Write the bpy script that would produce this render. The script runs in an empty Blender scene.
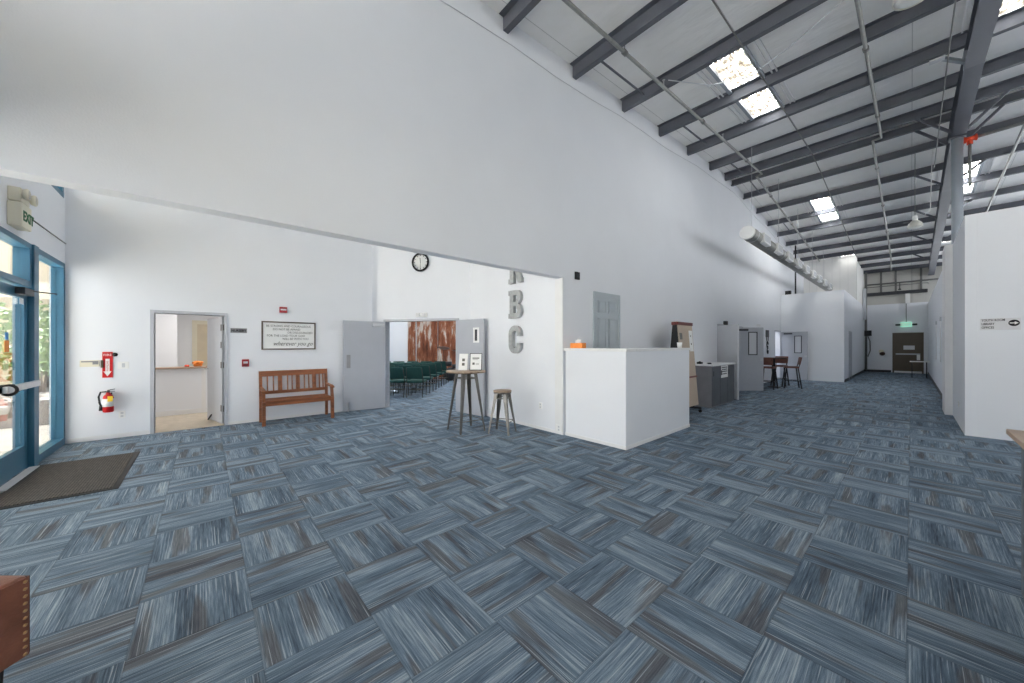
import bpy, bmesh, math, random
from mathutils import Vector, Matrix
random.seed(7)
C = bpy.context.scene.collection
PI = math.pi
SC = bpy.context.scene

# ------------------------------------------------------------------ camera, world, light, exposure
F_PX, CY, H = 350.6, 345.0, 1.5
YAW = math.atan2(399, F_PX)
FW = Vector((-math.sin(YAW), math.cos(YAW), 0)); RT = Vector((math.cos(YAW), math.sin(YAW), 0))
cam_d = bpy.data.cameras.new('camera'); cam = bpy.data.objects.new('camera', cam_d); C.objects.link(cam)
cam_d.sensor_width = 36; cam_d.lens = F_PX / 1024 * 36; cam_d.shift_y = (CY - 341.5) / 1024
cam_d.clip_start = 0.05; cam.location = (0, 0, H); cam.rotation_euler = (PI / 2, 0, YAW)
SC.camera = cam
SC.view_settings.view_transform = 'Standard'; SC.view_settings.look = 'None'
SC.view_settings.gamma = 1; SC.view_settings.use_curve_mapping = False
SC.view_settings.exposure = 0.04
SC.cycles.max_bounces = 12; SC.cycles.diffuse_bounces = 9; SC.cycles.transparent_max_bounces = 12
SC.cycles.use_denoising = True; SC.cycles.sample_clamp_indirect = 8

W = bpy.data.worlds.new('sky'); SC.world = W; W.use_nodes = True
wn = W.node_tree.nodes; wl = W.node_tree.links; wn.clear()
wo = wn.new('ShaderNodeOutputWorld'); wb = wn.new('ShaderNodeBackground'); wr = wn.new('ShaderNodeValToRGB')
wt = wn.new('ShaderNodeTexCoord'); wsx = wn.new('ShaderNodeSeparateXYZ')
wl.new(wt.outputs['Generated'], wsx.inputs[0]); wl.new(wsx.outputs['Z'], wr.inputs[0])
wl.new(wr.outputs[0], wb.inputs[0]); wl.new(wb.outputs[0], wo.inputs[0])
e = wr.color_ramp.elements; e[0].position = 0.30; e[0].color = (.95, .975, 1.0, 1); e[1].position = 0.42; e[1].color = (0.42, 0.44, 0.46, 1)   # bright hazy band low in the sky
WORLD_STRENGTH = 4.5
wb.inputs[1].default_value = WORLD_STRENGTH

def area(name, loc, rot, sx, sy, power, color=(1, 1, 1), portal=False):
    d = bpy.data.lights.new(name, 'AREA'); d.shape = 'RECTANGLE'; d.size = sx; d.size_y = sy; d.energy = power; d.color = color
    d.cycles.is_portal = portal
    o = bpy.data.objects.new(name, d); C.objects.link(o); o.location = loc; o.rotation_euler = rot
    return o
XE_ = 7.0
area('daylight_portal_low', (-0.75, -1.9, 1.4), (PI / 2, 0, 0), 15.6, 2.8, 1, portal=True)

area('daylight_portal_east_high', (XE_ + .3, 17.5, 4.6), (PI / 2, 0, PI / 2), 21.5, 1.8, 1, portal=True)
area('daylight_portal_high', (-0.75, -1.9, 4.5), (PI / 2, 0, 0), 15.6, 1.7, 1, portal=True)

SUN = bpy.data.lights.new('sun', 'SUN'); SUN.energy = 50; SUN.angle = .01; SUN.color = (.97, .985, 1)
so = bpy.data.objects.new('sun', SUN); C.objects.link(so); so.rotation_euler = Vector((.75, -.1, -.8)).to_track_quat('-Z', 'Y').to_euler()
SKYLIGHT_EMIT = 30.0

# ------------------------------------------------------------------ materials
def new_mat(name):
    m = bpy.data.materials.new(name); m.use_nodes = True
    nt = m.node_tree; b = nt.nodes['Principled BSDF']
    return m, nt, b
def srgb(r, g, b):
    f = lambda c: (c / 255 / 12.92) if c / 255 <= .04045 else ((c / 255 + .055) / 1.055) ** 2.4
    return (f(r), f(g), f(b), 1)
def mat(name, rgb, rough=.6, metal=0, noise=.06, nscale=6, bump=0, bscale=60, spec=.4):
    m, nt, b = new_mat(name)
    col = srgb(*rgb)
    tc = nt.nodes.new('ShaderNodeTexCoord')
    nz = nt.nodes.new('ShaderNodeTexNoise'); nz.inputs['Scale'].default_value = nscale; nz.inputs['Detail'].default_value = 4
    nt.links.new(tc.outputs['Object'], nz.inputs['Vector'])
    rp = nt.nodes.new('ShaderNodeValToRGB')
    rp.color_ramp.elements[0].position = .3; rp.color_ramp.elements[1].position = .7
    rp.color_ramp.elements[0].color = tuple(c * (1 - noise) for c in col[:3]) + (1,)
    rp.color_ramp.elements[1].color = tuple(min(1, c * (1 + noise)) for c in col[:3]) + (1,)
    nt.links.new(nz.outputs[0], rp.inputs[0]); nt.links.new(rp.outputs[0], b.inputs['Base Color'])
    b.inputs['Roughness'].default_value = rough; b.inputs['Metallic'].default_value = metal
    b.inputs['Specular IOR Level'].default_value = spec
    if bump:
        n2 = nt.nodes.new('ShaderNodeTexNoise'); n2.inputs['Scale'].default_value = bscale; n2.inputs['Detail'].default_value = 3
        nt.links.new(tc.outputs['Object'], n2.inputs['Vector'])
        bp = nt.nodes.new('ShaderNodeBump'); bp.inputs['Strength'].default_value = bump; bp.inputs['Distance'].default_value = .01
        nt.links.new(n2.outputs[0], bp.inputs['Height']); nt.links.new(bp.outputs[0], b.inputs['Normal'])
    return m
def emit_mat(name, rgb, strength):
    m, nt, b = new_mat(name)
    b.inputs['Base Color'].default_value = srgb(*rgb); b.inputs['Emission Color'].default_value = srgb(*rgb)
    b.inputs['Emission Strength'].default_value = strength
    return m
class NB:
    def __init__(s, nt): s.nt = nt
    def _in(s, sock, v):
        if isinstance(v, bpy.types.NodeSocket): s.nt.links.new(v, sock)
        else: sock.default_value = v
    def m(s, op, a, b=0.0, c=None):
        n = s.nt.nodes.new('ShaderNodeMath'); n.operation = op
        s._in(n.inputs[0], a); s._in(n.inputs[1], b)
        if c is not None: s._in(n.inputs[2], c)
        return n.outputs[0]
    def comb(s, x, y, z=0.0):
        n = s.nt.nodes.new('ShaderNodeCombineXYZ'); s._in(n.inputs[0], x); s._in(n.inputs[1], y); s._in(n.inputs[2], z); return n.outputs[0]
    def noise(s, vec, scale=1, detail=2, rough=.5):
        n = s.nt.nodes.new('ShaderNodeTexNoise'); n.inputs['Scale'].default_value = scale; n.inputs['Detail'].default_value = detail
        n.inputs['Roughness'].default_value = rough; s.nt.links.new(vec, n.inputs['Vector']); return n.outputs[0]
    def ramp(s, f, stops, interp='LINEAR'):
        n = s.nt.nodes.new('ShaderNodeValToRGB'); n.color_ramp.interpolation = interp
        while len(n.color_ramp.elements) < len(stops): n.color_ramp.elements.new(.5)
        for el, (p, c) in zip(n.color_ramp.elements, stops): el.position = p; el.color = c
        s.nt.links.new(f, n.inputs[0]); return n.outputs[0]
    def mix(s, f, a, b, mode='MIX'):
        n = s.nt.nodes.new('ShaderNodeMix'); n.data_type = 'RGBA'; n.blend_type = mode
        s._in(n.inputs[0], f); s._in(n.inputs[6], a); s._in(n.inputs[7], b); return n.outputs[2]
def objxyz(nt):
    tc = nt.nodes.new('ShaderNodeTexCoord'); sp = nt.nodes.new('ShaderNodeSeparateXYZ')
    nt.links.new(tc.outputs['Object'], sp.inputs[0]); return tc.outputs['Object'], sp.outputs[0], sp.outputs[1], sp.outputs[2]

def carpet_mat():
    m, nt, b = new_mat('blue_carpet_tile'); k = NB(nt); T = .49
    _, x, y, z = objxyz(nt)
    u = k.m('DIVIDE', k.m('ADD', x, 1.484), T); v = k.m('DIVIDE', k.m('SUBTRACT', y, 1.679), T)
    ix = k.m('FLOOR', u); iy = k.m('FLOOR', v); fx = k.m('SUBTRACT', u, ix); fy = k.m('SUBTRACT', v, iy)
    par = k.m('FLOORED_MODULO', k.m('ADD', ix, iy), 2.0)
    a = k.m('ADD', k.m('MULTIPLY', fx, k.m('SUBTRACT', 1.0, par)), k.m('MULTIPLY', fy, par))
    l = k.m('ADD', k.m('MULTIPLY', fy, k.m('SUBTRACT', 1.0, par)), k.m('MULTIPLY', fx, par))
    wn_ = nt.nodes.new('ShaderNodeTexWhiteNoise'); wn_.noise_dimensions = '2D'
    nt.links.new(k.comb(ix, iy), wn_.inputs['Vector']); r = wn_.outputs['Value']
    ro = k.m('MULTIPLY', r, 91.0)
    def st(sa, sl, off, detail=2, rough=.5):
        return k.noise(k.comb(k.m('ADD', k.m('MULTIPLY', a, sa), ro), k.m('ADD', k.m('MULTIPLY', l, sl), k.m('ADD', ro, off))), 1, detail, rough)
    n1 = st(4.0, .35, 3.1); n2 = st(58.0, .6, 17.7, 3, .6); n3 = st(64.0, .8, 41.3); nb = st(4.5, .5, 77.7); n5 = st(75.0, 4.0, 9.9)
    val = k.m('ADD', k.m('ADD', k.m('MULTIPLY', n1, .42), k.m('MULTIPLY', n2, .34)), k.m('MULTIPLY', n5, .24))
    col = k.ramp(val, [(.33, srgb(*CARPET[0])), (.45, srgb(*CARPET[1])), (.54, srgb(*CARPET[2])), (.67, srgb(*CARPET[3]))])
    brown = k.ramp(val, [(.35, srgb(*CARPET[4])), (.65, srgb(*CARPET[5]))])
    bf = k.ramp(nb, [(.55, (0, 0, 0, 1)), (.62, (1, 1, 1, 1))])
    bf = k.mix(.2, bf, (0, 0, 0, 1))
    col = k.mix(bf, col, brown)
    lf = k.ramp(n3, [(.60, (0, 0, 0, 1)), (.66, (1, 1, 1, 1))]); lf = k.mix(.5, lf, (0, 0, 0, 1))
    col = k.mix(lf, col, srgb(*CARPET[6]))
    # seams between tiles
    edge = k.m('MINIMUM', k.m('MINIMUM', fx, k.m('SUBTRACT', 1.0, fx)), k.m('MINIMUM', fy, k.m('SUBTRACT', 1.0, fy)))
    sm = k.ramp(edge, [(.004, (.78, .78, .78, 1)), (.014, (1, 1, 1, 1))])
    col = k.mix(1.0, col, sm, 'MULTIPLY')
    g = k.noise(k.comb(x, y), 420, 1); gr = k.ramp(g, [(.3, (.7, .7, .7, 1)), (.7, (1.3, 1.3, 1.3, 1))])
    col = k.mix(1.0, col, gr, 'MULTIPLY')
    nt.links.new(col, b.inputs['Base Color']); b.inputs['Roughness'].default_value = .9; b.inputs['Specular IOR Level'].default_value = .25
    bp = nt.nodes.new('ShaderNodeBump'); bp.inputs['Strength'].default_value = .5; bp.inputs['Distance'].default_value = .004
    nt.links.new(k.m('ADD', g, n2), bp.inputs['Height']); nt.links.new(bp.outputs[0], b.inputs['Normal'])
    return m
CARPET = [(48, 60, 74), (84, 102, 119), (117, 134, 150), (163, 177, 188), (58, 62, 69), (112, 112, 115), (190, 200, 208)]

def wood_mat(name, dark, light, axis=0, scale=1.0, rough=.45):
    m, nt, b = new_mat(name); k = NB(nt); _, x, y, z = objxyz(nt)
    s = [22 * scale] * 3; s[axis] = 1.6 * scale
    n = k.noise(k.comb(k.m('MULTIPLY', x, s[0]), k.m('MULTIPLY', y, s[1]), k.m('MULTIPLY', z, s[2])), 1, 4, .6)
    col = k.ramp(n, [(.3, srgb(*dark)), (.7, srgb(*light))])
    nt.links.new(col, b.inputs['Base Color']); b.inputs['Roughness'].default_value = rough
    return m
def glass_mat(name, tint=(.97, .97, .965, 1)):
    m = bpy.data.materials.new(name); m.use_nodes = True; nt = m.node_tree; nt.nodes.clear()
    o = nt.nodes.new('ShaderNodeOutputMaterial'); t = nt.nodes.new('ShaderNodeBsdfTransparent'); g = nt.nodes.new('ShaderNodeBsdfGlossy')
    lw = nt.nodes.new('ShaderNodeLayerWeight'); lw.inputs[0].default_value = .5; k = NB(nt)
    fr = k.m('MULTIPLY_ADD', k.m('POWER', lw.outputs['Facing'], 5.0), .8, .04); mx = nt.nodes.new('ShaderNodeMixShader')
    t.inputs[0].default_value = tint; g.inputs['Roughness'].default_value = .01
    nt.links.new(fr, mx.inputs[0]); nt.links.new(t.outputs[0], mx.inputs[1]); nt.links.new(g.outputs[0], mx.inputs[2]); nt.links.new(mx.outputs[0], o.inputs[0])
    return m
def skylight_mat(strength, name):
    m, nt, b = new_mat(name); k = NB(nt); v, x, y, z = objxyz(nt)
    n = k.noise(v, 9, 5, .7); n2 = k.noise(k.comb(k.m('MULTIPLY', x, 30.0), k.m('MULTIPLY', y, 5.0)), 1, 3)
    f = k.m('ADD', k.m('MULTIPLY', n, .6), k.m('MULTIPLY', n2, .4))
    col = k.ramp(f, [(.36, (.012, .009, .006, 1)), (.46, (.03, .027, .022, 1)), (.51, (.05, .048, .042, 1)), (.60, (.96, .97, .96, 1))])
    nt.links.new(col, b.inputs['Base Color']); nt.links.new(col, b.inputs['Emission Color'])
    b.inputs['Emission Strength'].default_value = strength
    return m
def rust_mat():
    m, nt, b = new_mat('rusted_panel'); k = NB(nt); v, x, y, z = objxyz(nt)
    n = k.noise(k.comb(k.m('MULTIPLY', x, 5.0), k.m('MULTIPLY', y, 5.0), k.m('MULTIPLY', z, 1.2)), 1, 5, .65)
    col = k.ramp(n, [(.32, srgb(84, 46, 32)), (.44, srgb(128, 74, 50)), (.54, srgb(152, 98, 70)), (.6, srgb(190, 176, 166)), (.7, srgb(206, 202, 198))])
    nt.links.new(col, b.inputs['Base Color']); b.inputs['Roughness'].default_value = .8
    return m
def mat_rug():
    m, nt, b = new_mat('ribbed_entrance_mat'); k = NB(nt); v, x, y, z = objxyz(nt)
    bx = nt.nodes.new('ShaderNodeTexBrick'); bx.inputs['Scale'].default_value = 13; nt.links.new(v, bx.inputs['Vector'])
    bx.inputs['Color1'].default_value = srgb(74, 70, 66); bx.inputs['Color2'].default_value = srgb(88, 83, 78); bx.inputs['Mortar'].default_value = srgb(30, 29, 29)
    bx.inputs['Mortar Size'].default_value = .035; bx.inputs['Brick Width'].default_value = .55; bx.inputs['Row Height'].default_value = .3
    nt.links.new(bx.outputs[0], b.inputs['Base Color']); b.inputs['Roughness'].default_value = .95
    return m
def corr_mat(name, rgb, per=.3, axis=0):
    m, nt, b = new_mat(name); k = NB(nt); v, x, y, z = objxyz(nt)
    c = (x, y, z)[axis]; f = k.m('FRACT', k.m('DIVIDE', c, per))
    col = k.ramp(f, [(0.0, tuple(q * .72 for q in srgb(*rgb)[:3]) + (1,)), (.05, srgb(*rgb)), (1, srgb(*rgb))])
    nt.links.new(col, b.inputs['Base Color']); b.inputs['Roughness'].default_value = .7
    return m
def ceiling_mat():
    m, nt, b = new_mat('white_roof_insulation'); k = NB(nt); v, x, y, z = objxyz(nt)
    f = k.m('FRACT', k.m('DIVIDE', k.m('ADD', x, 20.12), 1.83))
    seam = k.ramp(f, [(0.0, (.45, .45, .45, 1)), (.008, (1, 1, 1, 1))])
    n = k.noise(v, 1.6, 4); base = k.ramp(n, [(.3, srgb(243, 242, 239)), (.7, srgb(250, 249, 248))])
    nt.links.new(k.mix(1.0, base, seam, 'MULTIPLY'), b.inputs['Base Color']); b.inputs['Roughness'].default_value = .7
    n2 = k.noise(k.comb(k.m('MULTIPLY', x, 2.2), k.m('MULTIPLY', y, 6.0)), 1, 3)
    bp = nt.nodes.new('ShaderNodeBump'); bp.inputs['Strength'].default_value = .35; bp.inputs['Distance'].default_value = .06
    nt.links.new(n2, bp.inputs['Height']); nt.links.new(bp.outputs[0], b.inputs['Normal'])
    return m
def leaf_mat():
    m, nt, b = new_mat('hedge_leaves'); k = NB(nt); v, x, y, z = objxyz(nt)
    n = k.noise(v, 14, 4, .7); col = k.ramp(n, [(.3, srgb(44, 66, 30)), (.5, srgb(92, 122, 58)), (.7, srgb(150, 170, 98))])
    nt.links.new(col, b.inputs['Base Color']); b.inputs['Roughness'].default_value = .7
    return m

M = dict(
    wall=mat('white_wall_paint', (234, 236, 240), .85, noise=.012, nscale=1.5, bump=.12, bscale=90, spec=.2),
    trimwhite=mat('white_trim_paint', (234, 234, 234), .6, noise=.02),
    greydoor=mat('grey_door_paint', (176, 179, 186), .5, noise=.02),
    bluegreydoor=mat('blue_grey_door_paint', (178, 186, 191), .5, noise=.02),
    frame=mat('grey_frame_paint', (186, 188, 194), .5, noise=.02),
    palegrey=mat('pale_grey_paint', (200, 202, 206), .5, noise=.02),
    carpet=carpet_mat(),
    beigefloor=mat('beige_vinyl_floor', (190, 178, 160), .6, noise=.1, nscale=8),
    ceiling=ceiling_mat(),
    steel=mat('dark_slate_steel_paint', (92, 95, 104), .5, noise=.06, nscale=3),
    steel_lt=mat('grey_column_paint', (160, 167, 175), .45, noise=.05, nscale=3),
    galv=mat('galvanised_pipe', (150, 150, 146), .4, .6, noise=.12, nscale=12),
    conduit=mat('grey_conduit', (120, 120, 118), .5, .4, noise=.08),
    chrome=mat('brushed_steel', (190, 192, 194), .3, .9, noise=.05, nscale=20),
    black=mat('black_plastic', (28, 28, 30), .5, noise=.1),
    dark=mat('dark_grey_metal', (58, 60, 64), .45, .4, noise=.1),
    gunmetal=mat('gunmetal_leg_paint', (112, 110, 106), .4, .7, noise=.12, nscale=15),
    white=mat('white_plastic', (238, 238, 236), .4, noise=.02),
    cream=mat('cream_plastic', (226, 220, 200), .5, noise=.03),
    red=mat('red_enamel', (188, 26, 30), .35, noise=.05),
    maroon=mat('dull_red_enamel', (150, 44, 50), .45, noise=.08),
    brightred=mat('red_orange_fitting', (214, 72, 40), .5, noise=.08),
    yellow=mat('yellow_tag', (236, 196, 50), .6, noise=.05),
    orange=mat('orange_card', (232, 140, 66), .7, noise=.08),
    blue=mat('blue_window_frame_paint', (46, 96, 122), .4, noise=.05, nscale=5),
    glass=glass_mat('clear_window_glass'),
    skylight=skylight_mat(SKYLIGHT_EMIT, 'weathered_skylight'), skylight_strong=skylight_mat(SKYLIGHT_EMIT * 3, 'brighter_skylight'),  # second has the same dirt, its glow raised to light the corridor
    bench=wood_mat('brown_bench_wood', (94, 52, 28), (154, 94, 56), 1),
    topwood=wood_mat('greyed_table_wood', (122, 100, 82), (170, 150, 130), 0, 1.0),
    desktop=wood_mat('tan_desk_laminate', (166, 140, 120), (190, 166, 146), 1, .6),
    deskside=mat('grey_desk_laminate', (106, 112, 120), .6, noise=.05),
    rust=rust_mat(), rug=mat_rug(),
    rubber=mat('black_rubber_edge', (40, 40, 42), .7, noise=.1),
    green=mat('dark_green_chair_fabric', (26, 66, 62), .85, noise=.12, nscale=30),
    chairmetal=mat('bronze_chair_tube', (58, 56, 52), .4, .6, noise=.1),
    leather=mat('brown_leather', (138, 84, 62), .38, noise=.28, nscale=9, bump=.25, bscale=120, spec=.6),
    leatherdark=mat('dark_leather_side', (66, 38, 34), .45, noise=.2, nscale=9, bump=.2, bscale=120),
    brass=mat('antique_brass_nail', (196, 158, 112), .3, .9, noise=.1),
    cork=mat('beige_fabric_board', (188, 172, 156), .9, noise=.06, nscale=60),
    mahog=wood_mat('red_brown_board_rail', (86, 36, 34), (122, 58, 52), 1),
    cabinet=mat('charcoal_cabinet_laminate', (92, 96, 102), .55, noise=.1, nscale=4),
    cabside_lit=mat('lit_cabinet_side', (128, 128, 134), .6, noise=.08, nscale=4),  # lighter than the doors: light falling on this side put into the colour
    seatbrown=mat('reddish_brown_vinyl', (112, 74, 64), .5, noise=.12, nscale=12),
    barwood=mat('dark_bar_wood', (66, 44, 38), .5, noise=.2, nscale=12),
    brownmetal=mat('brown_door_paint', (98, 88, 74), .5, noise=.05),
    corr=corr_mat('ribbed_metal_siding', (236, 235, 232), .3, 0),
    siding=corr_mat('grey_wall_panel', (198, 196, 190), 1.9, 0),
    letter=mat('galvanised_letter_metal', (168, 170, 170), .5, .2, noise=.18, nscale=14),
    letteredge=mat('dark_letter_edge', (104, 106, 106), .5, .5, noise=.18, nscale=14),
    paper=mat('white_paper', (240, 240, 238), .8, noise=.02),
    exitink=mat('exit_green_lettering', (70, 120, 84), .7),
    ink=mat('black_ink', (30, 30, 32), .8, noise=.05),
    greysign=mat('grey_sign_plate', (142, 142, 144), .4, .2, noise=.06),
    palesign=mat('pale_silver_sign_plate', (220, 220, 222), .4, noise=.03),
    brownframe=wood_mat('weathered_sign_frame', (74, 62, 54), (112, 98, 88), 1),
    concrete=mat('pale_concrete', (226, 222, 214), .9, noise=.08, nscale=3),
    beigewall=mat('beige_stucco', (214, 202, 178), .9, noise=.05, nscale=3),
    darkbase=mat('grey_planter_stone', (120, 112, 104), .9, noise=.15),
    leaf=leaf_mat(), stem=mat('plant_stem', (84, 64, 44), .8),
    exitgreen=emit_mat('lit_exit_green', (160, 225, 195), .8),
    lamplens=mat('frosted_lamp_lens', (240, 240, 236), .3, noise=.02),
    lampglass=mat('frosted_lamp_shade', (226, 224, 214), .35, noise=.05),
    skyblue=mat('blue_sticker', (90, 150, 210), .6),
)

# ------------------------------------------------------------------ mesh helpers
class MB:
    def __init__(s): s.bm = bmesh.new(); s.mi = 0
    def _mark(s, n0, smooth=False):
        s.bm.faces.ensure_lookup_table()
        for f in s.bm.faces[n0:]: f.material_index = s.mi; f.smooth = smooth
    def hexa(s, p, bev=0, smooth=False):
        n0 = len(s.bm.faces)
        v = [s.bm.verts.new(q) for q in p]
        fs = [s.bm.faces.new([v[i] for i in q]) for q in ((3, 2, 1, 0), (4, 5, 6, 7), (0, 1, 5, 4), (1, 2, 6, 5), (2, 3, 7, 6), (3, 0, 4, 7))]
        if bev:
            es = list({ed for f in fs for ed in f.edges})
            bmesh.ops.bevel(s.bm, geom=es, offset=bev, segments=2, affect='EDGES', profile=.5)
        s._mark(n0, smooth); return s
    def box(s, x0, x1, y0, y1, z0, z1, bev=0, smooth=False):
        return s.hexa([(x0, y0, z0), (x1, y0, z0), (x1, y1, z0), (x0, y1, z0), (x0, y0, z1), (x1, y0, z1), (x1, y1, z1), (x0, y1, z1)], bev, smooth)
    def bar(s, a, b, w, h, up=(0, 0, 1), w2=None, h2=None, bev=0):
        a = Vector(a); b = Vector(b); d = (b - a).normalized(); up = Vector(up)
        x = d.cross(up)
        if x.length < 1e-5: x = d.cross(Vector((1, 0, 0)))
        x.normalize(); y = x.cross(d).normalized()
        w2 = w if w2 is None else w2; h2 = h if h2 is None else h2
        P = []
        for c, ww, hh in ((a, w, h), (b, w2, h2)):
            P += [c - x * ww / 2 - y * hh / 2, c + x * ww / 2 - y * hh / 2, c + x * ww / 2 + y * hh / 2, c - x * ww / 2 + y * hh / 2]
        return s.hexa(P, bev)
    def cyl(s, a, b, r0, r1=None, seg=16, smooth=True):
        r1 = r0 if r1 is None else r1
        return s.tube([a, b], [r0, r1], seg, smooth)
    def tube(s, path, r, seg=10, smooth=True, closed=False):
        n0 = len(s.bm.faces); pts = [Vector(p) for p in path]; n = len(pts)
        rr = r if isinstance(r, (list, tuple)) else [r] * n
        rings = []; prev = None
        for i, p in enumerate(pts):
            if closed: t = (pts[(i + 1) % n] - pts[i - 1]).normalized()
            else: t = (pts[min(i + 1, n - 1)] - pts[max(i - 1, 0)]).normalized()
            if prev is None:
                u = t.cross(Vector((0, 0, 1)))
                if u.length < 1e-4: u = t.cross(Vector((1, 0, 0)))
                u.normalize()
            else:
                u = prev - t * prev.dot(t); u.normalize()
            prev = u; w = t.cross(u)
            rings.append([s.bm.verts.new(p + (u * math.cos(q) + w * math.sin(q)) * rr[i]) for q in (2 * PI * k / seg for k in range(seg))])
        m = n if closed else n - 1
        for i in range(m):
            A, B = rings[i], rings[(i + 1) % n]
            for k in range(seg): s.bm.faces.new((A[k], A[(k + 1) % seg], B[(k + 1) % seg], B[k]))
        n1 = len(s.bm.faces)
        if not closed:
            s.bm.faces.new(rings[0][::-1]); s.bm.faces.new(rings[-1])
        s._mark(n0, smooth)
        s.bm.faces.ensure_lookup_table()
        for f in s.bm.faces[n1:]: f.smooth = False
        return s
    def lathe(s, prof, seg=24, o=(0, 0, 0), smooth=True):
        n0 = len(s.bm.faces); o = Vector(o); rings = []
        for r, z in prof:
            rings.append([s.bm.verts.new(o + Vector((max(r, 1e-4) * math.cos(q), max(r, 1e-4) * math.sin(q), z))) for q in (2 * PI * k / seg for k in range(seg))])
        for A, B in zip(rings, rings[1:]):
            for k in range(seg): s.bm.faces.new((A[k], A[(k + 1) % seg], B[(k + 1) % seg], B[k]))
        s.bm.faces.new(rings[0][::-1]); s.bm.faces.new(rings[-1])
        s._mark(n0, smooth); return s
    def prism(s, pts, ext):
        n0 = len(s.bm.faces); ext = Vector(ext)
        a = [s.bm.verts.new(p) for p in pts]; b = [s.bm.verts.new(Vector(p) + ext) for p in pts]
        s.bm.faces.new(a[::-1]); s.bm.faces.new(b)
        for i in range(len(a)): s.bm.faces.new((a[i], a[(i + 1) % len(a)], b[(i + 1) % len(a)], b[i]))
        s._mark(n0); return s
    def blob(s, c, r, sub=2, jit=.15):
        n0 = len(s.bm.faces)
        res = bmesh.ops.create_icosphere(s.bm, subdivisions=sub, radius=1)
        for v in res['verts']:
            k = 1 + random.uniform(-jit, jit); v.co = Vector((v.co.x * r[0] * k, v.co.y * r[1] * k, v.co.z * r[2] * k)) + Vector(c)
        s._mark(n0, jit < .1); return s
    def build(s, name, mats, parent=None, loc=(0, 0, 0), rz=0, rot=None):
        me = bpy.data.meshes.new(name)
        bmesh.ops.recalc_face_normals(s.bm, faces=s.bm.faces[:])
        s.bm.to_mesh(me); s.bm.free()
        for m in (mats if isinstance(mats, (list, tuple)) else [mats]): me.materials.append(M[m])
        o = bpy.data.objects.new(name, me); C.objects.link(o)
        o.location = loc; o.rotation_euler = rot if rot else (0, 0, rz)
        if parent: o.parent = parent
        return o
def thing(name, label, cat, loc=(0, 0, 0), rz=0, group=None):
    o = bpy.data.objects.new(name, None); C.objects.link(o); o.empty_display_size = .1
    o.location = loc; o.rotation_euler = (0, 0, rz); o['label'] = label; o['category'] = cat
    if group: o['group'] = group
    return o
def tag(o, label, cat, group=None, kind=None):
    o['label'] = label; o['category'] = cat
    if group: o['group'] = group
    if kind: o['kind'] = kind
    return o
def struct(o, label=None, cat=None):
    o['kind'] = 'structure'
    if label: o['label'] = label
    if cat: o['category'] = cat
    return o
def sroot(name, label, cat, loc=(0, 0, 0), rz=0):
    o = thing(name, label, cat, loc, rz); o['kind'] = 'structure'; return o
def dup(root, loc, rz, label, group=None):
    r = root.copy(); C.objects.link(r); r.location = loc; r.rotation_euler = (0, 0, rz); r['label'] = label
    if group: r['group'] = group
    for ch in list(root.children):
        c = ch.copy(); C.objects.link(c); c.parent = r
        for g in ch.children:
            d = g.copy(); C.objects.link(d); d.parent = c
    return r
DEPS = None
def text(s, size, origin, xdir, up, depth, material, name, parent=None, offset=0, align='LEFT', sx=1.0, shear=0):
    cu = bpy.data.curves.new('lettering', 'FONT'); cu.body = s; cu.size = size; cu.extrude = depth / 2; cu.offset = offset; cu.align_x = align; cu.shear = shear
    cu.resolution_u = 3
    t = bpy.data.objects.new('lettering', cu); C.objects.link(t)
    bpy.context.view_layer.update()
    me = bpy.data.meshes.new_from_object(t.evaluated_get(bpy.context.evaluated_depsgraph_get()))
    bpy.data.objects.remove(t); bpy.data.curves.remove(cu)
    X = Vector(xdir).normalized(); U = Vector(up).normalized(); N = X.cross(U)
    mt = Matrix(((X.x * sx, U.x, N.x, origin[0]), (X.y * sx, U.y, N.y, origin[1]), (X.z * sx, U.z, N.z, origin[2]), (0, 0, 0, 1)))
    me.transform(mt); me.materials.clear(); me.materials.append(M[material])
    o = bpy.data.objects.new(name, me); C.objects.link(o)
    if parent: o.parent = parent
    return o

# roof geometry: low gable, ridge across the hall
RIDGE = 12.47; SL = .0735
def pz(y): return 6.65 - SL * abs(y - RIDGE)       # underside of purlins
def deck(y): return pz(y) + .2
YF = -1.58; XW = -3.83; XB = -8.47; YC = 4.5; YFAR = 28.3; XR = .59; YR = 9.49; XE = 7.0

def wall_x(name, x0, x1, y0, y1, z1=None, holes=(), m='wall', z0=0):
    """wall slab whose face runs along Y; holes are (ya, yb, za, zb); z1 None = up to the roof"""
    ys = sorted({y0, y1} | {h for q in holes for h in q[:2]} | ({RIDGE} if z1 is None and y0 < RIDGE < y1 else set()))
    zs = sorted({z0} | {h for q in holes for h in q[2:] if h > z0})
    b = MB()
    for ya, yb in zip(ys, ys[1:]):
        for i, za in enumerate(zs):
            zb = zs[i + 1] if i + 1 < len(zs) else None
            yc = (ya + yb) / 2; zc = za + .01
            if any(h[0] <= yc <= h[1] and h[2] <= zc <= h[3] for h in holes): continue
            ta = zb if zb is not None else (z1 if z1 is not None else deck(ya) + .03)
            tb = zb if zb is not None else (z1 if z1 is not None else deck(yb) + .03)
            b.hexa([(x0, ya, za), (x1, ya, za), (x1, yb, za), (x0, yb, za), (x0, ya, ta), (x1, ya, ta), (x1, yb, tb), (x0, yb, tb)])
    return struct(b.build(name, m))
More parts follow.
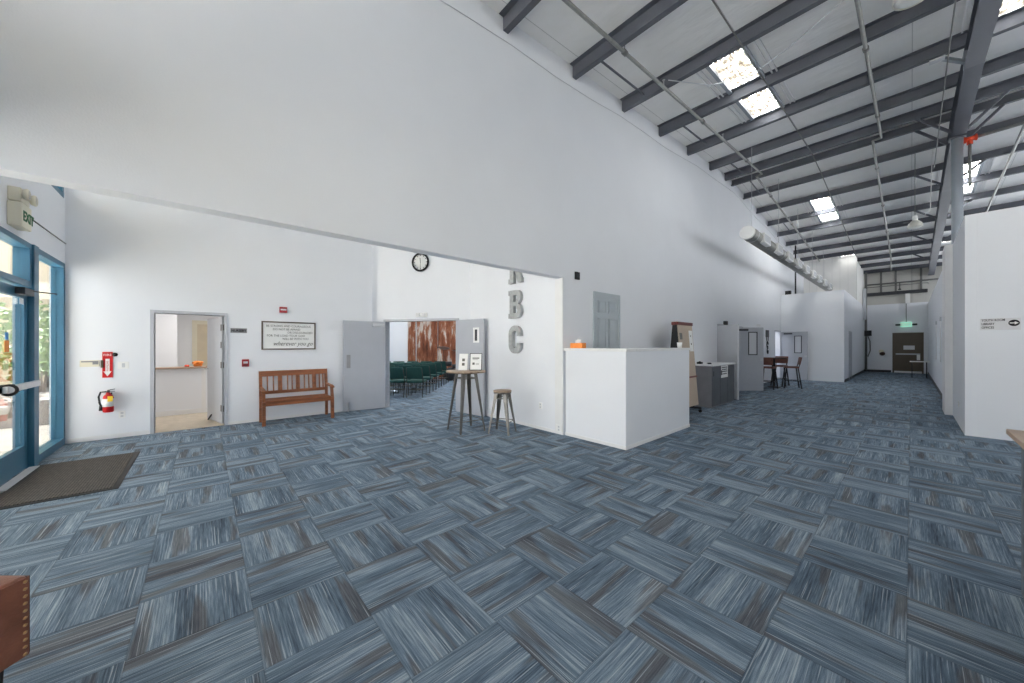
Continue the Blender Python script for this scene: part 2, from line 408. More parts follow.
def wall_y(name, y0, y1, x0, x1, z1, holes=(), m='wall', z0=0):
    xs = sorted({x0, x1} | {h for q in holes for h in q[:2]}); zs = sorted({z0, z1} | {h for q in holes for h in q[2:]})
    b = MB()
    for xa, xb in zip(xs, xs[1:]):
        for za, zb in zip(zs, zs[1:]):
            xc = (xa + xb) / 2; zc = (za + zb) / 2
            if any(h[0] <= xc <= h[1] and h[2] <= zc <= h[3] for h in holes): continue
            b.box(xa, xb, y0, y1, za, zb)
    return struct(b.build(name, m))

# ------------------------------------------------------------------ setting: floor, walls, roof
struct(MB().box(-16.5, XE, YF - .15, YFAR + .2, -.1, 0).build('floor', 'carpet'), 'blue and grey carpet tile floor laid in a quarter turn pattern', 'floor')
struct(MB().box(-30, 20, -30, YF - .15, -.16, -.04).build('ground', 'concrete'), 'pale concrete pavement outside the glass doors', 'pavement')

# long white wall with the wide opening under a header
wall_x('wall_left', XW - .16, XW, YF, YFAR, None, holes=[(YF, 4.5, 0, 2.625), (18.25, 19.15, 0, 2.08)])
# letters wall (end of the opening)
wall_y('wall_letters', YC, YC + .14, -6.56, XW - .161, 5.9)
# bench wall with nursery door opening
wall_x('wall_bench', XB - .15, XB, YF, 3.01, 5.95, holes=[(-.63, .285, 0, 2.045)])
# diagonal clock wall: s along the wall
CX0, CY0 = -8.317, 3.283; CA = math.atan2(1.038, 1.506)
def cw(s, n=0, z=0): return (CX0 + s * math.cos(CA) - n * math.sin(CA), CY0 + s * math.sin(CA) + n * math.cos(CA), z)
b = MB(); b.box(-.62, 0, 0, .14, 0, 5.9); b.box(1.83, 2.15, 0, .14, 0, 5.9); b.box(0, 1.83, 0, .14, 2.06, 5.9)
struct(b.build('wall_clock', 'wall', loc=(CX0, CY0, 0), rz=CA))
# right hand rooms
wall_x('wall_right', XR, XR + .13, YR, YFAR, 3.65)
wall_y('wall_right_front', YR, YR + .13, XR + .131, XE, 3.65)
struct(MB().box(.48, XR - .001, 12.0, 12.9, 0, 3.65).build('trim_1', 'trimwhite'), 'white boxed column casing standing out of the right corridor wall', 'column casing')
EASTHI = [(a, a + 3.6, 3.8, 5.3 if a > 22 else 5.5) for a in (7.0, 13.0, 17.0, 20.8, 24.5)]  # unseen openings added to brighten the ceiling and upper walls
wall_x('wall_east', XE, XE + .15, YF, YFAR, None, holes=EASTHI)
# box room in the corridor and the ribbed room above it
BX = -1.77
b = MB(); b.box(XW + .001, BX, 19.3, 19.42, 0, 3.72); b.box(BX - .12, BX, 19.42, YFAR, 0, 3.72); b.box(XW + .001, BX - .12, 19.42, YFAR, 3.6, 3.72)
struct(b.build('wall_box_room', 'wall'))
b = MB(); b.box(XW + .001, BX, 24.4, 24.5, 3.725, deck(24.4)); b.box(BX - .1, BX, 24.5, YFAR, 3.725, deck(28.3))
struct(b.build('wall_upper_room', 'corr'))
# far wall
wall_y('wall_far', YFAR, YFAR + .15, BX - .05, XR + .2, 3.75)
struct(MB().box(-4, XE, YFAR + .05, YFAR + .2, 3.751, deck(YFAR) + .1).build('wall_far_upper', 'siding'))
struct(MB().box(-4, BX - .05, YFAR + .0, YFAR + .2, 0, 3.75).build('wall_far_left', 'wall'))
# facade
door_x0, door_x1 = -7.09, -6.12
wins = [(-8.47, -7.25), (-6.02, -3.0), (-2.9, .1), (.2, 3.2), (3.3, 6.4)]
holes = [(-8.47, 6.4, 0, 2.73)] + [(a, b_, 3.7, 5.35) for a, b_ in ((-8.4, -6.1), (-5.9, -3.95), (-3.6, -.6), (-.4, 2.6), (2.8, 5.8))]
wall_y('wall_front', YF - .15, YF, XB - .15, XE, 5.85, holes)
# roof deck in two slopes, with openings for the skylights
SKX = [(-2.33, -1.84), (.78, 1.27), (3.9, 4.4)]
SKY = [(6.5, 9.3), (15.75, 18.5), (23.6, 24.3)]
b = MB(); xs = [-17, *[q for p in SKX for q in p], XE + .2]; ys = [YF - .3, 6.5, 9.3, RIDGE, 15.75, 18.5, 23.6, 24.3, YFAR + .3]
for xa, xb in zip(xs, xs[1:]):
    for ya, yb in zip(ys, ys[1:]):
        if (xa, xb) in SKX and (ya, yb) in SKY: continue
        b.hexa([(xa, ya, deck(ya)), (xb, ya, deck(ya)), (xb, yb, deck(yb)), (xa, yb, deck(yb)), (xa, ya, deck(ya) + .12), (xb, ya, deck(ya) + .12), (xb, yb, deck(yb) + .12), (xa, yb, deck(yb) + .12)])
struct(b.build('ceiling', 'ceiling'), 'white insulation blanket roof deck above the purlins', 'ceiling')
# thin base trims
for n_, args in (('bench', (XB, XB + .012, YF + .02, -.69, 0, .07)), ('bench_right', (XB, XB + .012, .345, 2.3, 0, .05)), ('letters', (-5.9, XW - .175, YC - .012, YC, 0, .05)),
                 ('far', (BX, -.72, YFAR - .02, YFAR, 0, .12)), ('box', (BX, BX + .015, 19.4, YFAR - .03, 0, .1)), ('right', (XR - .015, XR, 13.0, YFAR - .03, 0, .1))):
    struct(MB().box(*args).build('baseboard_' + n_, 'dark' if n_ in ('far', 'box', 'right') else 'trimwhite'))

# ---- chapel behind the double doors (turned square to the diagonal wall)
CH = math.atan2(FW.y, FW.x) - PI / 2          # local +y = away from the camera
def ch(lat, d): v = FW * d + RT * lat; return (v.x, v.y, 0)
CD = 15.6
b = MB(); b.box(-7.2, 1.2, CD, CD + .12, 0, 4.6); struct(b.build('wall_chapel_back', 'wall', rz=CH))
b = MB(); b.box(-7.3, -7.2, 8.9, CD, 0, 4.6); struct(b.build('wall_chapel_left', 'wall', rz=CH))
b = MB(); b.box(1.2, 1.3, 9.6, CD, 0, 4.6); struct(b.build('wall_chapel_right', 'wall', rz=CH))
# ---- nursery behind the left door
b = MB(); b.box(-12.6, -12.5, -1.5, 2.2, 0, 2.7); struct(b.build('wall_nursery_back', 'wall'))
b = MB(); b.box(-12.5, XB - .16, -1.5, -1.4, 0, 2.7); struct(b.build('wall_nursery_left', 'wall'))
b = MB(); b.box(-11.6, -11.5, -1.4, -.48, 0, 2.7); struct(b.build('wall_nursery_partition', 'wall'))
b = MB(); b.box(-12.5, XB - .16, 2.1, 2.2, 0, 2.7); struct(b.build('wall_nursery_right', 'wall'))
b = MB(); b.box(-12.5, XB - .16, -1.4, 2.1, 2.7, 2.8); struct(b.build('ceiling_nursery', 'wall'))
struct(MB().box(-12.5, XB - .01, -1.4, 2.1, .001, .006).build('floor_nursery', 'beigefloor'), 'beige vinyl floor of the room behind the left doorway', 'floor')
b = MB(); b.box(XW - 2.2, XW - 2.1, 17.4, 20.0, 0, 2.7); b.box(XW - 2.1, XW - .161, 17.3, 17.4, 0, 2.7); b.box(XW - 2.1, XW - .161, 20.0, 20.1, 0, 2.7); b.box(XW - 2.2, XW - .161, 17.3, 20.1, 2.7, 2.8)
struct(b.build('wall_side_room', 'wall'))
# unseen area lights added to brighten the rooms behind the doorways
area('nursery_fill_light', (-10.2, 0.2, 2.66), (0, 0, 0), 1.8, .6, 42, (1, .96, .9))
v = ch(-3.2, 12.2); area('chapel_fill_light', (v[0], v[1], 4.5), (0, 0, CH), 5, 3, 100, (1, .99, .98))
area('side_room_fill_light', (XW - 1.1, 18.7, 2.66), (0, 0, 0), 1, .5, 30, (.97, .98, 1))

# ------------------------------------------------------------------ steel: purlins, rafter, column
P_NEAR = [12.17, 10.92, 9.39, 7.85, 6.30, 4.75, 3.20, 1.65, .10, -1.35]
P_FAR = [12.83, 14.04, 15.58, 17.15, 18.71, 20.28, 21.85, 23.4, 24.95, 26.5, 28.05]
ORD = ['first', 'second', 'third', 'fourth', 'fifth', 'sixth', 'seventh', 'eighth', 'ninth', 'tenth', 'eleventh']
def purlin(y, near):
    z = pz(y); w = .085; t = .012; sgn = 1 if near else -1
    b = MB(); x1 = XE - .02
    b.box(0, x1 - XW, -t / 2, t / 2, 0, .2)
    b.box(0, x1 - XW, 0, w * sgn, 0, t) if sgn > 0 else b.box(0, x1 - XW, -w, 0, 0, t)
    b.box(0, x1 - XW, -w, 0, .188, .2) if sgn > 0 else b.box(0, x1 - XW, 0, w, .188, .2)
    y2 = w * sgn
    b.box(0, x1 - XW, min(y2, y2 - .01 * sgn), max(y2, y2 - .01 * sgn), 0, .03)
    return b.build('roof_purlin', 'steel', loc=(XW + .004, y, z))
for i, y in enumerate(P_NEAR):
    lab = 'dark steel purlin, %s from the ridge on its near side' % ORD[i]
    tag(purlin(y, True), lab, 'roof beam', 'near roof purlins')
for i, y in enumerate(P_FAR):
    lab = 'dark steel purlin, %s from the ridge on its far side' % ORD[i]
    tag(purlin(y, False), lab, 'roof beam', 'far roof purlins')
RXC = .69
def rafter_seg(pts):
    """pts: (y, z bottom); I section in plane X = RXC with its top just under the purlins"""
    b = MB()
    for (ya, za), (yb, zb) in zip(pts, pts[1:]):
        ta, tb = pz(ya) - .004, pz(yb) - .004
        for hw, lo, hi in ((.105, 0, .014), (.006, .014, None), (.105, None, 0)):
            if hi is None: A = (za + .014, zb + .014, ta - .014, tb - .014)
            elif lo is None: A = (ta - .014, tb - .014, ta, tb)
            else: A = (za, zb, za + .014, zb + .014)
            b.hexa([(RXC - hw, ya, A[0]), (RXC + hw, ya, A[0]), (RXC + hw, yb, A[1]), (RXC - hw, yb, A[1]), (RXC - hw, ya, A[2]), (RXC + hw, ya, A[2]), (RXC + hw, yb, A[3]), (RXC - hw, yb, A[3])])
    return b
RB = [(YF, 5.35), (9.6, 6.13), (12.47, 6.06)]; RB2 = [(12.47, 6.06), (16.2, 5.95), (YFAR, 5.12)]
r = thing('roof_rafter', 'heavy dark steel rafter rising from the top right edge to the column', 'roof beam', (0, 0, 0), 0)
rafter_seg(RB).build('near_beam', 'steel', r); rafter_seg(RB2).build('far_beam', 'steel', r)
b = MB()
for yy in (9.55, 9.62): b.box(RXC - .11, RXC + .11, yy - .008, yy + .008, 6.13, pz(yy) - .02)
b.build('splice_plate', 'steel_lt', r)
c = thing('steel_column', 'round grey steel column rising behind the right hand partition to the rafter', 'column', (.672, 12.45, 0))
MB().cyl((0, 0, .02), (0, 0, 6.03), .085, seg=28).build('shaft', 'steel_lt', c); MB().box(-.14, .14, -.14, .14, 0, .02).build('base_plate', 'steel', c)
MB().box(-.12, .12, -.12, .12, 6.03, 6.055).build('cap_plate', 'steel', c)
# flange braces
k = 0
for y, pair in ((6.30, 0), (9.39, 0), (12.17, 1), (12.83, 1), (15.58, 0), (18.71, 0), (21.85, 0), (24.95, 0)):
    for side in (-1, 1):
        if side > 0 and y in (6.30, 9.39): continue
        zb = None
        for seg_ in (RB, RB2):
            for (ya, za), (yb, zb_) in zip(seg_, seg_[1:]):
                if ya <= y <= yb: zb = za + (zb_ - za) * (y - ya) / (yb - ya)
        a = (RXC + side * .1, y, zb + .03); e_ = (RXC + side * .62, y, pz(y) + .02) if y != 9.39 else (RXC + side * .36, y - .2, zb + .14)
        bm_ = MB().bar(a, e_, .05, .05)
        where = {6.30: 'above the top right edge', 9.39: 'holding the pale plate before the ridge', 12.17: 'at the near ridge purlin', 12.83: 'at the far ridge purlin', 15.58: 'nearest behind the column', 18.71: 'second behind the column', 21.85: 'third behind the column', 24.95: 'fourth behind the column'}[y]
        tag(bm_.build('flange_brace', 'steel_lt' if y == 9.39 else 'steel'), 'short steel brace %s of the rafter, %s' % ('left' if side < 0 else 'right', where), 'brace', 'rafter braces')
# skylights
for ix, (xa, xb) in enumerate(SKX[:2]):
    for iy, (ya, yb) in enumerate(SKY):
        o = sroot('window_%d' % (20 + ix * 3 + iy), ('bright weathered skylight strip, %s, in the %s column of skylights' % (['nearest', 'middle one', 'farthest'][iy], ['left', 'right'][ix])), 'skylight')
        MB().hexa([(xa, ya, deck(ya) + .03), (xb, ya, deck(ya) + .03), (xb, yb, deck(yb) + .03), (xa, yb, deck(yb) + .03), (xa, ya, deck(ya) + .04), (xb, ya, deck(ya) + .04), (xb, yb, deck(yb) + .04), (xa, yb, deck(yb) + .04)]).build('panel', 'skylight_strong' if iy == 1 else 'skylight', o)
        b = MB()
        for x in (xa - .03, xb + .03):
            b.bar((x, ya, deck(ya) - .02), (x, yb, deck(yb) - .02), .06, .05)
        b.build('side_rail', 'steel_lt', o)
        b = MB()
        for x in (xa - .16, xb + .16, xa - .23, xb + .23):
            b.bar((x, ya, deck(ya) - .012), (x, yb, deck(yb) - .012), .022, .03)
        b.build('deck_rib', 'trimwhite', o)

# ------------------------------------------------------------------ pipes and wires under the roof
def pipe_path(x, y0, y1, off, step=1.5, x2=None, jog=12.5):
    ys = [y0]; y = y0
    P = []
    while y < y1: P.append(y); y += step
    P.append(y1); P = sorted(set(P) | {jog - .02, jog + .02}) if x2 is not None else P
    return [((x if (x2 is None or yy < jog) else x2), yy, pz(yy) + off) for yy in P]
def sprinkler(name, label, x, x2, y0, y1, rad=.027):
    t = thing(name, label, 'pipe', (0, 0, 0))
    P = pipe_path(x, y0, y1, -.06, x2=x2)
    MB().tube(P, rad, 10).build('pipe_run', 'galv', t)
    for yy in (4.9, 8.0, 11.0, 14.2, 17.3, 20.4):
        if y0 < yy < y1:
            b = MB(); xx = x if yy < 12.5 else x2
            b.cyl((xx, yy - .04, pz(yy) - .06), (xx, yy + .04, pz(yy) - .06), rad * 1.45, seg=10)
            b.cyl((xx, yy, pz(yy) - .06), (xx, yy, pz(yy) + .2), .006, seg=6)
            b.build('hanger', 'conduit', t)
    for yy in (6.2, 9.2, 13.8, 16.9, 20.0):
        b = MB(); xx = x if yy < 12.5 else x2
        b.cyl((xx, yy, pz(yy) - .05), (xx, yy, pz(yy) + .07), .012, seg=8); b.lathe([(.022, 0), (.026, .008), (.01, .012)], 10, (xx, yy, pz(yy) + .06))
        b.build('sprinkler_head', 'chrome', t)
    return t
t = sprinkler('sprinkler_pipe', 'galvanised sprinkler pipe running nearest along the long white wall', -2.93, -3.08, -1.4, 23.6)
t = sprinkler('sprinkler_pipe', 'galvanised sprinkler pipe down the middle of the corridor roof, ending in a drop', -.48, -.63, -1.4, 24.6)
MB().cyl((-.63, 24.6, pz(24.6) - .05), (-.63, 24.6, pz(24.6) - .7), .02, seg=8).build('drop_pipe', 'galv', t)
t = thing('sprinkler_pipe', 'sprinkler pipe crossing the top right corner above the white partition', 'pipe')
MB().tube(pipe_path(1.68, 12.6, 22, -.12), .027, 10).build('pipe_run', 'galv', t)
t = thing('sprinkler_riser', 'pipe with a red orange tee and a drop beside the column', 'pipe')
MB().tube([(.90, 12.3, 5.91), (2.6, 12.3, 5.98), (XE - .05, 12.3, 6.1)], .03, 10).build('pipe_run', 'galv', t)
b = MB(); b.cyl((.76, 12.3, 5.9), (.93, 12.3, 5.91), .05, seg=14); b.cyl((.83, 12.3, 5.9), (.83, 12.3, 5.79), .045, seg=14); b.cyl((.75, 12.3, 5.9), (.78, 12.3, 5.9), .065, seg=14); b.cyl((.9, 12.3, 5.91), (.925, 12.3, 5.91), .065, seg=14)
b.build('tee_fitting', 'brightred', t)
MB().cyl((.83, 12.3, 5.79), (.83, 12.3, 4.9), .025, seg=10).build('drop_pipe', 'galv', t)
tag(MB().tube(pipe_path(-1.74, -1.4, 24.3, -.025), .011, 6).build('conduit', 'conduit'), 'thin conduit crossing the left column of skylights', 'conduit')
tag(MB().tube([(.37, -1.4, 5.5), (.38, 7, 5.95), (.385, 9.4, 6.02), (.39, 13.95, 6.02)], .009, 6).build('conduit', 'conduit'), 'thin conduit hanging beside the rafter down to the far lamp', 'conduit')
tag(MB().box(.2, .37, 9.05, 9.17, 6.2, 6.22).build('conduit_plate', 'palesign'), 'small pale plate holding the conduit beside the rafter', 'bracket')
P = []
for i in range(30):
    y = -1.4 + i * .95; P.append((XW + .012, y, pz(y) - .16 + .03 * math.sin(i * 1.7)))
tag(MB().tube(P, .005, 6).build('wall_cable', 'palegrey'), 'thin cable strung along the top of the long white wall', 'cable')
P = [(-2.8, 6.1, pz(6.1) - .05), (-2.4, 6.9, pz(6.9) - .03), (-1.9, 7.2, pz(7.2) - .05), (-1.3, 7.0, pz(7) - .02), (-.6, 6.6, pz(6.6) + .02)]
tag(MB().tube(P, .007, 6).build('loose_cable', 'palegrey'), 'loose white cable looping across the nearest left skylight', 'cable')
for i, (ya, yb) in enumerate(((4.75, 6.3), (7.85, 9.39), (10.92, 12.17), (12.83, 14.04), (17.15, 18.71))):
    x = -3.35
    tag(MB().bar((x, ya + .02, pz(ya) + .06), (x, yb - .02, pz(yb) + .06), .025, .025).build('sag_rod', 'steel'), 'thin dark rod between two purlins near the long wall, %s from the front' % ORD[i], 'rod', 'sag rods by the long wall')
# air duct with registers hung by the long wall
t = thing('air_duct', 'long round grey duct with white register boxes hung beside the long wall', 'duct', (-2.72, 10.25, 4.33))
L = 13.2
MB().cyl((0, .03, 0), (0, L, 0), .165, seg=28).build('duct_body', 'galv', t)
MB().lathe([(.17, 0), (.17, .05), (.15, .055), (.0, .055)], 28).build('end_cap', 'white', t, loc=(0, .05, 0), rot=(PI / 2, 0, 0))
for i in range(9):
    y0 = .75 + i * 1.4
    rg = MB().box(.02, .2, y0, y0 + .62, -.14, .12, .015).build('register_box', 'white', t)
    b = MB()
    for q in range(5): b.box(.2, .206, y0 + .06 + q * .11, y0 + .12 + q * .11, -.1, .08)
    b.build('louver', 'palegrey', rg)
for y in (.4, 3.2, 6.0, 8.8, 11.6): b = MB(); b.cyl((0, y, .16), (0, y, pz(10.25 + y) - 4.33 + .1), .006, seg=6); b.tube([(.168 * math.cos(q), y, .168 * math.sin(q)) for q in (2 * PI * k_ / 20 for k_ in range(20))], .007, 6, closed=True); b.build('hanger_wire', 'chrome', t)
# high bay lamps
def highbay(loc, label, top, s=1.0):
    t = thing('high_bay_lamp', label, 'lamp', loc)
    MB().lathe([(.05 * s, .36 * s), (.1 * s, .33 * s), (.2 * s, .22 * s), (.235 * s, .08 * s), (.24 * s, .05 * s), (.23 * s, .05 * s), (.19 * s, .2 * s), (.06 * s, .3 * s)], 32).build('shade', 'lampglass', t)
    MB().lathe([(.01, 0), (.14 * s, .012), (.232 * s, .055)], 32).build('lens', 'lamplens', t)
    MB().lathe([(.075 * s, .34 * s), (.085 * s, .37 * s), (.085 * s, .5 * s), (.06 * s, .54 * s)], 20).build('ballast_housing', 'white', t)
    MB().cyl((0, 0, .53 * s), (0, 0, top - loc[2]), .008, seg=6).build('suspension_rod', 'conduit', t)
    return t
highbay((.02, 6.8, 5.9), 'white high bay lamp cut off by the top edge of the picture', pz(6.8) + .19, .78)
t = highbay((.07, 14.04, 4.56), 'white dome shaped high bay lamp hanging left of the column', pz(14.04), .62)
MB().tube([(.0, 0, .32), (.14, 0, .28), (.26, .0, .42), (.29, .0, 1.96)], .008, 6).build('cord', 'white', t)

# ------------------------------------------------------------------ facade glazing
def glazed(name, label, x0, x1, z0, z1, fr=.06, sill=.1, mid=()):
    o = sroot(name, label, 'window')
    y0, y1 = YF - .12, YF - .0
    b = MB(); b.box(x0, x0 + fr, y0, y1, z0, z1); b.box(x1 - fr, x1, y0, y1, z0, z1); b.box(x0 + fr, x1 - fr, y0, y1, z1 - fr, z1); b.box(x0 + fr, x1 - fr, y0, y1, z0, z0 + sill)
    for m_ in mid: b.box(m_ - .03, m_ + .03, y0, y1, z0 + sill, z1 - fr)
    b.build('window_frame', 'blue', o)
    MB().box(x0 + fr, x1 - fr, YF - .075, YF - .067, z0 + sill, z1 - fr).build('pane', 'glass', o)
    return o
glazed('window_1', 'tall narrow blue framed sidelight between the glass door and the bench wall', -8.46, -7.25, 0, 2.73, .07, .1)
t = sroot('trim_2', 'blue mullion post between the glass door and the sidelight', 'mullion'); MB().box(-7.249, -7.09, YF - .14, YF + .02, 0, 2.73).build('post', 'blue', t)
glazed('window_2', 'blue framed transom pane above the glass door', -7.089, -6.1, 2.2, 2.73, .06, .07)
for i, (a, b_) in enumerate(wins[1:]):
    glazed('window_%d' % (3 + i), 'large blue framed storefront window behind the camera, bay %d' % (i + 1), a, b_, 0, 2.73, .06, .1, mid=[(a + b_) / 2])
    if i: struct(MB().box(a - .099, a - .001, YF - .13, YF, 0, 2.73).build('trim_%d' % (4 + i), 'blue'))
struct(MB().box(-6.099, -6.021, YF - .14, YF + .01, 0, 2.73).build('trim_3', 'blue'))
for i, (a, b_) in enumerate(((-8.4, -6.1), (-5.9, -3.95), (-3.6, -.6), (-.4, 2.6), (2.8, 5.8))):
    glazed('window_%d' % (10 + i), 'blue framed high window in the entrance wall, bay %d from the bench wall' % (i + 1), a, b_, 3.7, 5.35, .07, .07, mid=[(a + b_) / 2])
# entrance door
t = sroot('door_1', 'blue framed glass entrance door with a silver push bar', 'door')
x0, x1 = -7.08, -6.105; y0, y1 = YF - .075, YF - .03
b = MB(); b.box(x0, x0 + .1, y0, y1, .02, 2.17); b.box(x1 - .1, x1, y0, y1, .02, 2.17); b.box(x0 + .1, x1 - .1, y0, y1, 2.06, 2.17); b.box(x0 + .1, x1 - .1, y0, y1, .02, .3)
b.build('door_leaf', 'blue', t)
MB().box(x0 + .1, x1 - .1, YF - .056, YF - .05, .3, 2.06).build('pane', 'glass', t)
pb = MB().box(x0 + .0, x1 - .02, YF + .03, YF + .07, 1.0, 1.07, .006).build('push_bar', 'chrome', t)
b = MB(); b.tube([(x0 + .9, YF + .06 + .05 * math.cos(q), 1.03 + .05 * math.sin(q)) for q in (2 * PI * k_ / 20 for k_ in range(20))], .014, 8, closed=True); b.box(x0 + .72, x0 + .8, YF - .03, YF + .055, .99, 1.08, .006)
b.build('lock_housing', 'black', pb)
b = MB(); b.box(x0 + .12, x0 + .42, YF - .02, YF + .05, 2.08, 2.16, .006); b.build('door_closer', 'dark', t)
MB().bar((x0 + .16, YF + .04, 2.14), (x0 - .13, YF + .16, 2.15), .025, .012).build('closer_arm', 'dark', t)
MB().box(x0 + .13, x0 + .24, YF - .03, YF - .027, 1.98, 2.05).build('notice', 'white', t)
struct(MB().box(-7.09, -6.1, YF - .02, YF + .06, 0, .015).build('trim_10', 'palegrey'), 'pale metal threshold under the glass entrance door', 'threshold')
tag(MB().box(-6.62, -6.5, YF - .049, YF - .047, 1.42, 1.55, .001).build('glass_sticker', 'orange'), 'small orange sticker stuck on the glass entrance door', 'sticker')
tag(MB().box(-6.6, -6.52, YF - .049, YF - .047, 1.56, 1.64, .001).build('glass_sticker', 'skyblue'), 'small blue sticker just above the orange one on the entrance door', 'sticker')
tag(MB().tube([(-8.46, YF + .006, 3.035), (-6.9, YF + .006, 3.03)], .008, 6).build('wall_conduit', 'conduit'), 'thin conduit line along the wall from the corner to the exit sign', 'conduit')

struct(MB().box(XB - 4, XE, YF - 3.2, YF - .15, 5.3, 5.45).build('trim_11', 'beigewall'), 'broad unseen eave added outside to shade the high entrance windows', 'eave')  # unseen slab added to cut off high sky and shape the light edge
# ---- outside
t = thing('neighbouring_building', 'beige stucco building with pale overhang seen through the entrance glass', 'building', (-20.5, -4, -.04))
MB().box(-.3, 0, -14, 12, 0, 7.5).build('facade_wall', 'beigewall', t); MB().box(0, 3.6, -14, 2.2, 2.9, 3.4).build('overhang', 'beigewall', t)
for yy in (-3.6, .55):
    MB().box(2.5, 2.85, yy, yy + .35, 0, 2.9).build('porch_post', 'blue', t)
MB().box(.0, .03, -6.5, -3.2, .3, 2.4).build('dark_window', 'dark', t)
tag(MB().box(-16.0, -11.0, -3.8, -2.2, -.04, .36, .02).build('stone_planter', 'darkbase'), 'low stone planter outside the entrance glass', 'planter')
def shrub(loc, r, label, n=9):
    t = thing('shrub', label, 'shrub', loc, 0, 'shrubs outside the entrance')
    b = MB()
    for i in range(420):
        q = random.uniform(0, 2 * PI); u = random.uniform(-1, 1); rr = random.uniform(.55, 1)
        c = Vector((math.cos(q) * math.sqrt(1 - u * u) * r[0], math.sin(q) * math.sqrt(1 - u * u) * r[1], u * r[2])) * rr + Vector((0, 0, r[2] + .25))
        d = Vector((random.uniform(-1, 1), random.uniform(-1, 1), random.uniform(-.4, 1))).normalized() * .13
        n_ = d.cross(Vector((random.random(), random.random(), random.random()))).normalized() * .05
        b.prism([c, c + d * .5 + n_, c + d, c + d * .5 - n_], d.cross(n_).normalized() * .004)
    b.build('foliage', 'leaf', t)
    b = MB()
    for i in range(5): b.tube([(random.uniform(-.08, .08), random.uniform(-.08, .08), 0), (random.uniform(-.3, .3) * r[0], random.uniform(-.3, .3) * r[1], r[2])], [.025, .01], 6)
    b.build('stem', 'stem', t)
shrub((-12.0, -2.75, .38), (.6, .45, .95), 'bushy green shrub in the planter nearest the sidelight')
shrub((-13.6, -2.9, .38), (.65, .5, 1.0), 'bushy green shrub in the planter, behind the nearest one')
shrub((-15.2, -3.1, .38), (.65, .5, .9), 'bushy green shrub at the far end of the planter')

# ------------------------------------------------------------------ entrance things
b = thing('entrance_mat', 'dark grey ribbed rubber backed mat lying in front of the glass door', 'mat', (-6.3, -1.1, 0))
MB().box(-.84, .84, -.43, .43, .001, .008, .002).build('rubber_border', 'rubber', b); MB().box(-.79, .79, -.38, .38, .0075, .014, .002).build('ribbed_pile', 'rug', b)
# exit sign with emergency lamps on the entrance wall
t = thing('exit_sign', 'cream exit sign with two emergency lamps above the glass entrance door', 'exit sign', (-6.5, YF, 2.79))
MB().box(-.14, .14, .0, .1, 0, .26, .008).build('sign_box', 'cream', t)
text('EXIT', .15, (.115, .1015, .075), (-1, 0, 0), (0, 0, 1), .004, 'exitink', 'lettering', t, offset=.004)
MB().box(-.13, .13, .0, .09, .27, .42, .01).build('battery_box', 'cream', t)
for q in (-.11, .11):
    l = MB().lathe([(.0, 0), (.05, 0), (.062, .03), (.056, .04)], 20).build('lamp_head', 'cream', t, loc=(q, .1, .355), rot=(-PI / 2, 0, 0))
    MB().lathe([(.0, .041), (.046, .042)], 20).build('lens', 'glass', l)
# things on the bench wall, x = XB facing +X
def on_bench(y, z): return (XB, y, z)
t = thing('fire_extinguisher', 'red fire extinguisher with a white label and yellow tag hung left of the nursery door', 'fire extinguisher', (XB + .1, -1.135, .44))
MB().lathe([(.05, 0), (.06, .012), (.06, .22), (.05, .26), (.026, .285), (.024, .31)], 24).build('cylinder', 'red', t)
MB().lathe([(.0612, .09), (.0612, .215)], 24).build('instruction_label', 'white', t)
b = MB(); b.box(-.02, .02, -.015, .015, .305, .34, .004); b.bar((0, -.01, .345), (0, .07, .36), .018, .01); b.bar((0, -.01, .33), (0, .07, .325), .018, .01); b.build('valve_handle', 'dark', t)
MB().tube([(0, -.02, .325), (0, -.08, .32), (0, -.1, .25), (0, -.09, .15), (0, -.075, .1)], .012, 8).build('hose', 'black', t)
MB().cyl((0, -.078, .11), (0, -.078, .03), .016, .022, 10).build('nozzle', 'black', t)
MB().box(.058, .064, .0, .055, .17, .255, .001).build('inspection_tag', 'yellow', t)
MB().box(-.1, -.058, -.03, .03, .17, .3).build('wall_bracket', 'dark', t)
t = thing('extinguisher_sign', 'red sign with a white downward arrow above the fire extinguisher', 'sign', (XB, -1.155, .98))
MB().box(0, .012, -.055, .055, 0, .41).build('sign_plate', 'red', t)
MB().prism([(.0125, -.022, .3), (.0125, .022, .3), (.0125, .022, .1), (.0125, .044, .1), (.0125, 0, .02), (.0125, -.044, .1), (.0125, -.022, .1)], (.002, 0, 0)).build('arrow', 'white', t)
text('FIRE', .05, (.0135, 0, .345), (0, 1, 0), (0, 0, 1), .002, 'white', 'lettering', t, align='CENTER')
text('FIRE EXTINGUISHER', .03, (.0155, .01, .1), (0, 0, 1), (0, -1, 0), .002, 'red', 'lettering', t, sx=.62)
tag(MB().lathe([(0, 0), (.03, 0), (.03, .02), (0, .025)], 16).build('wall_hook', 'black', loc=(XB, -1.075, 1.345), rot=(0, PI / 2, 0)), 'small black round hook beside the red extinguisher sign', 'hook')
t = thing('wall_plaque', 'long pale yellow plaque beside the red extinguisher sign', 'plaque', (XB, -1.34, 1.2))
MB().box(0, .012, -.1, .1, -.04, .06, .003).build('plate', 'cream', t); MB().box(.0125, .014, -.085, .09, .03, .05).build('dark_strip', 'greysign', t); MB().box(.0125, .014, .03, .09, -.005, .03).build('dark_block', 'greysign', t)
tag(MB().box(XB, XB + .03, -1.225, -1.2, 1.14, 1.26, .003).build('door_holder', 'brownmetal'), 'narrow brown box between the yellow plaque and the red sign', 'box')
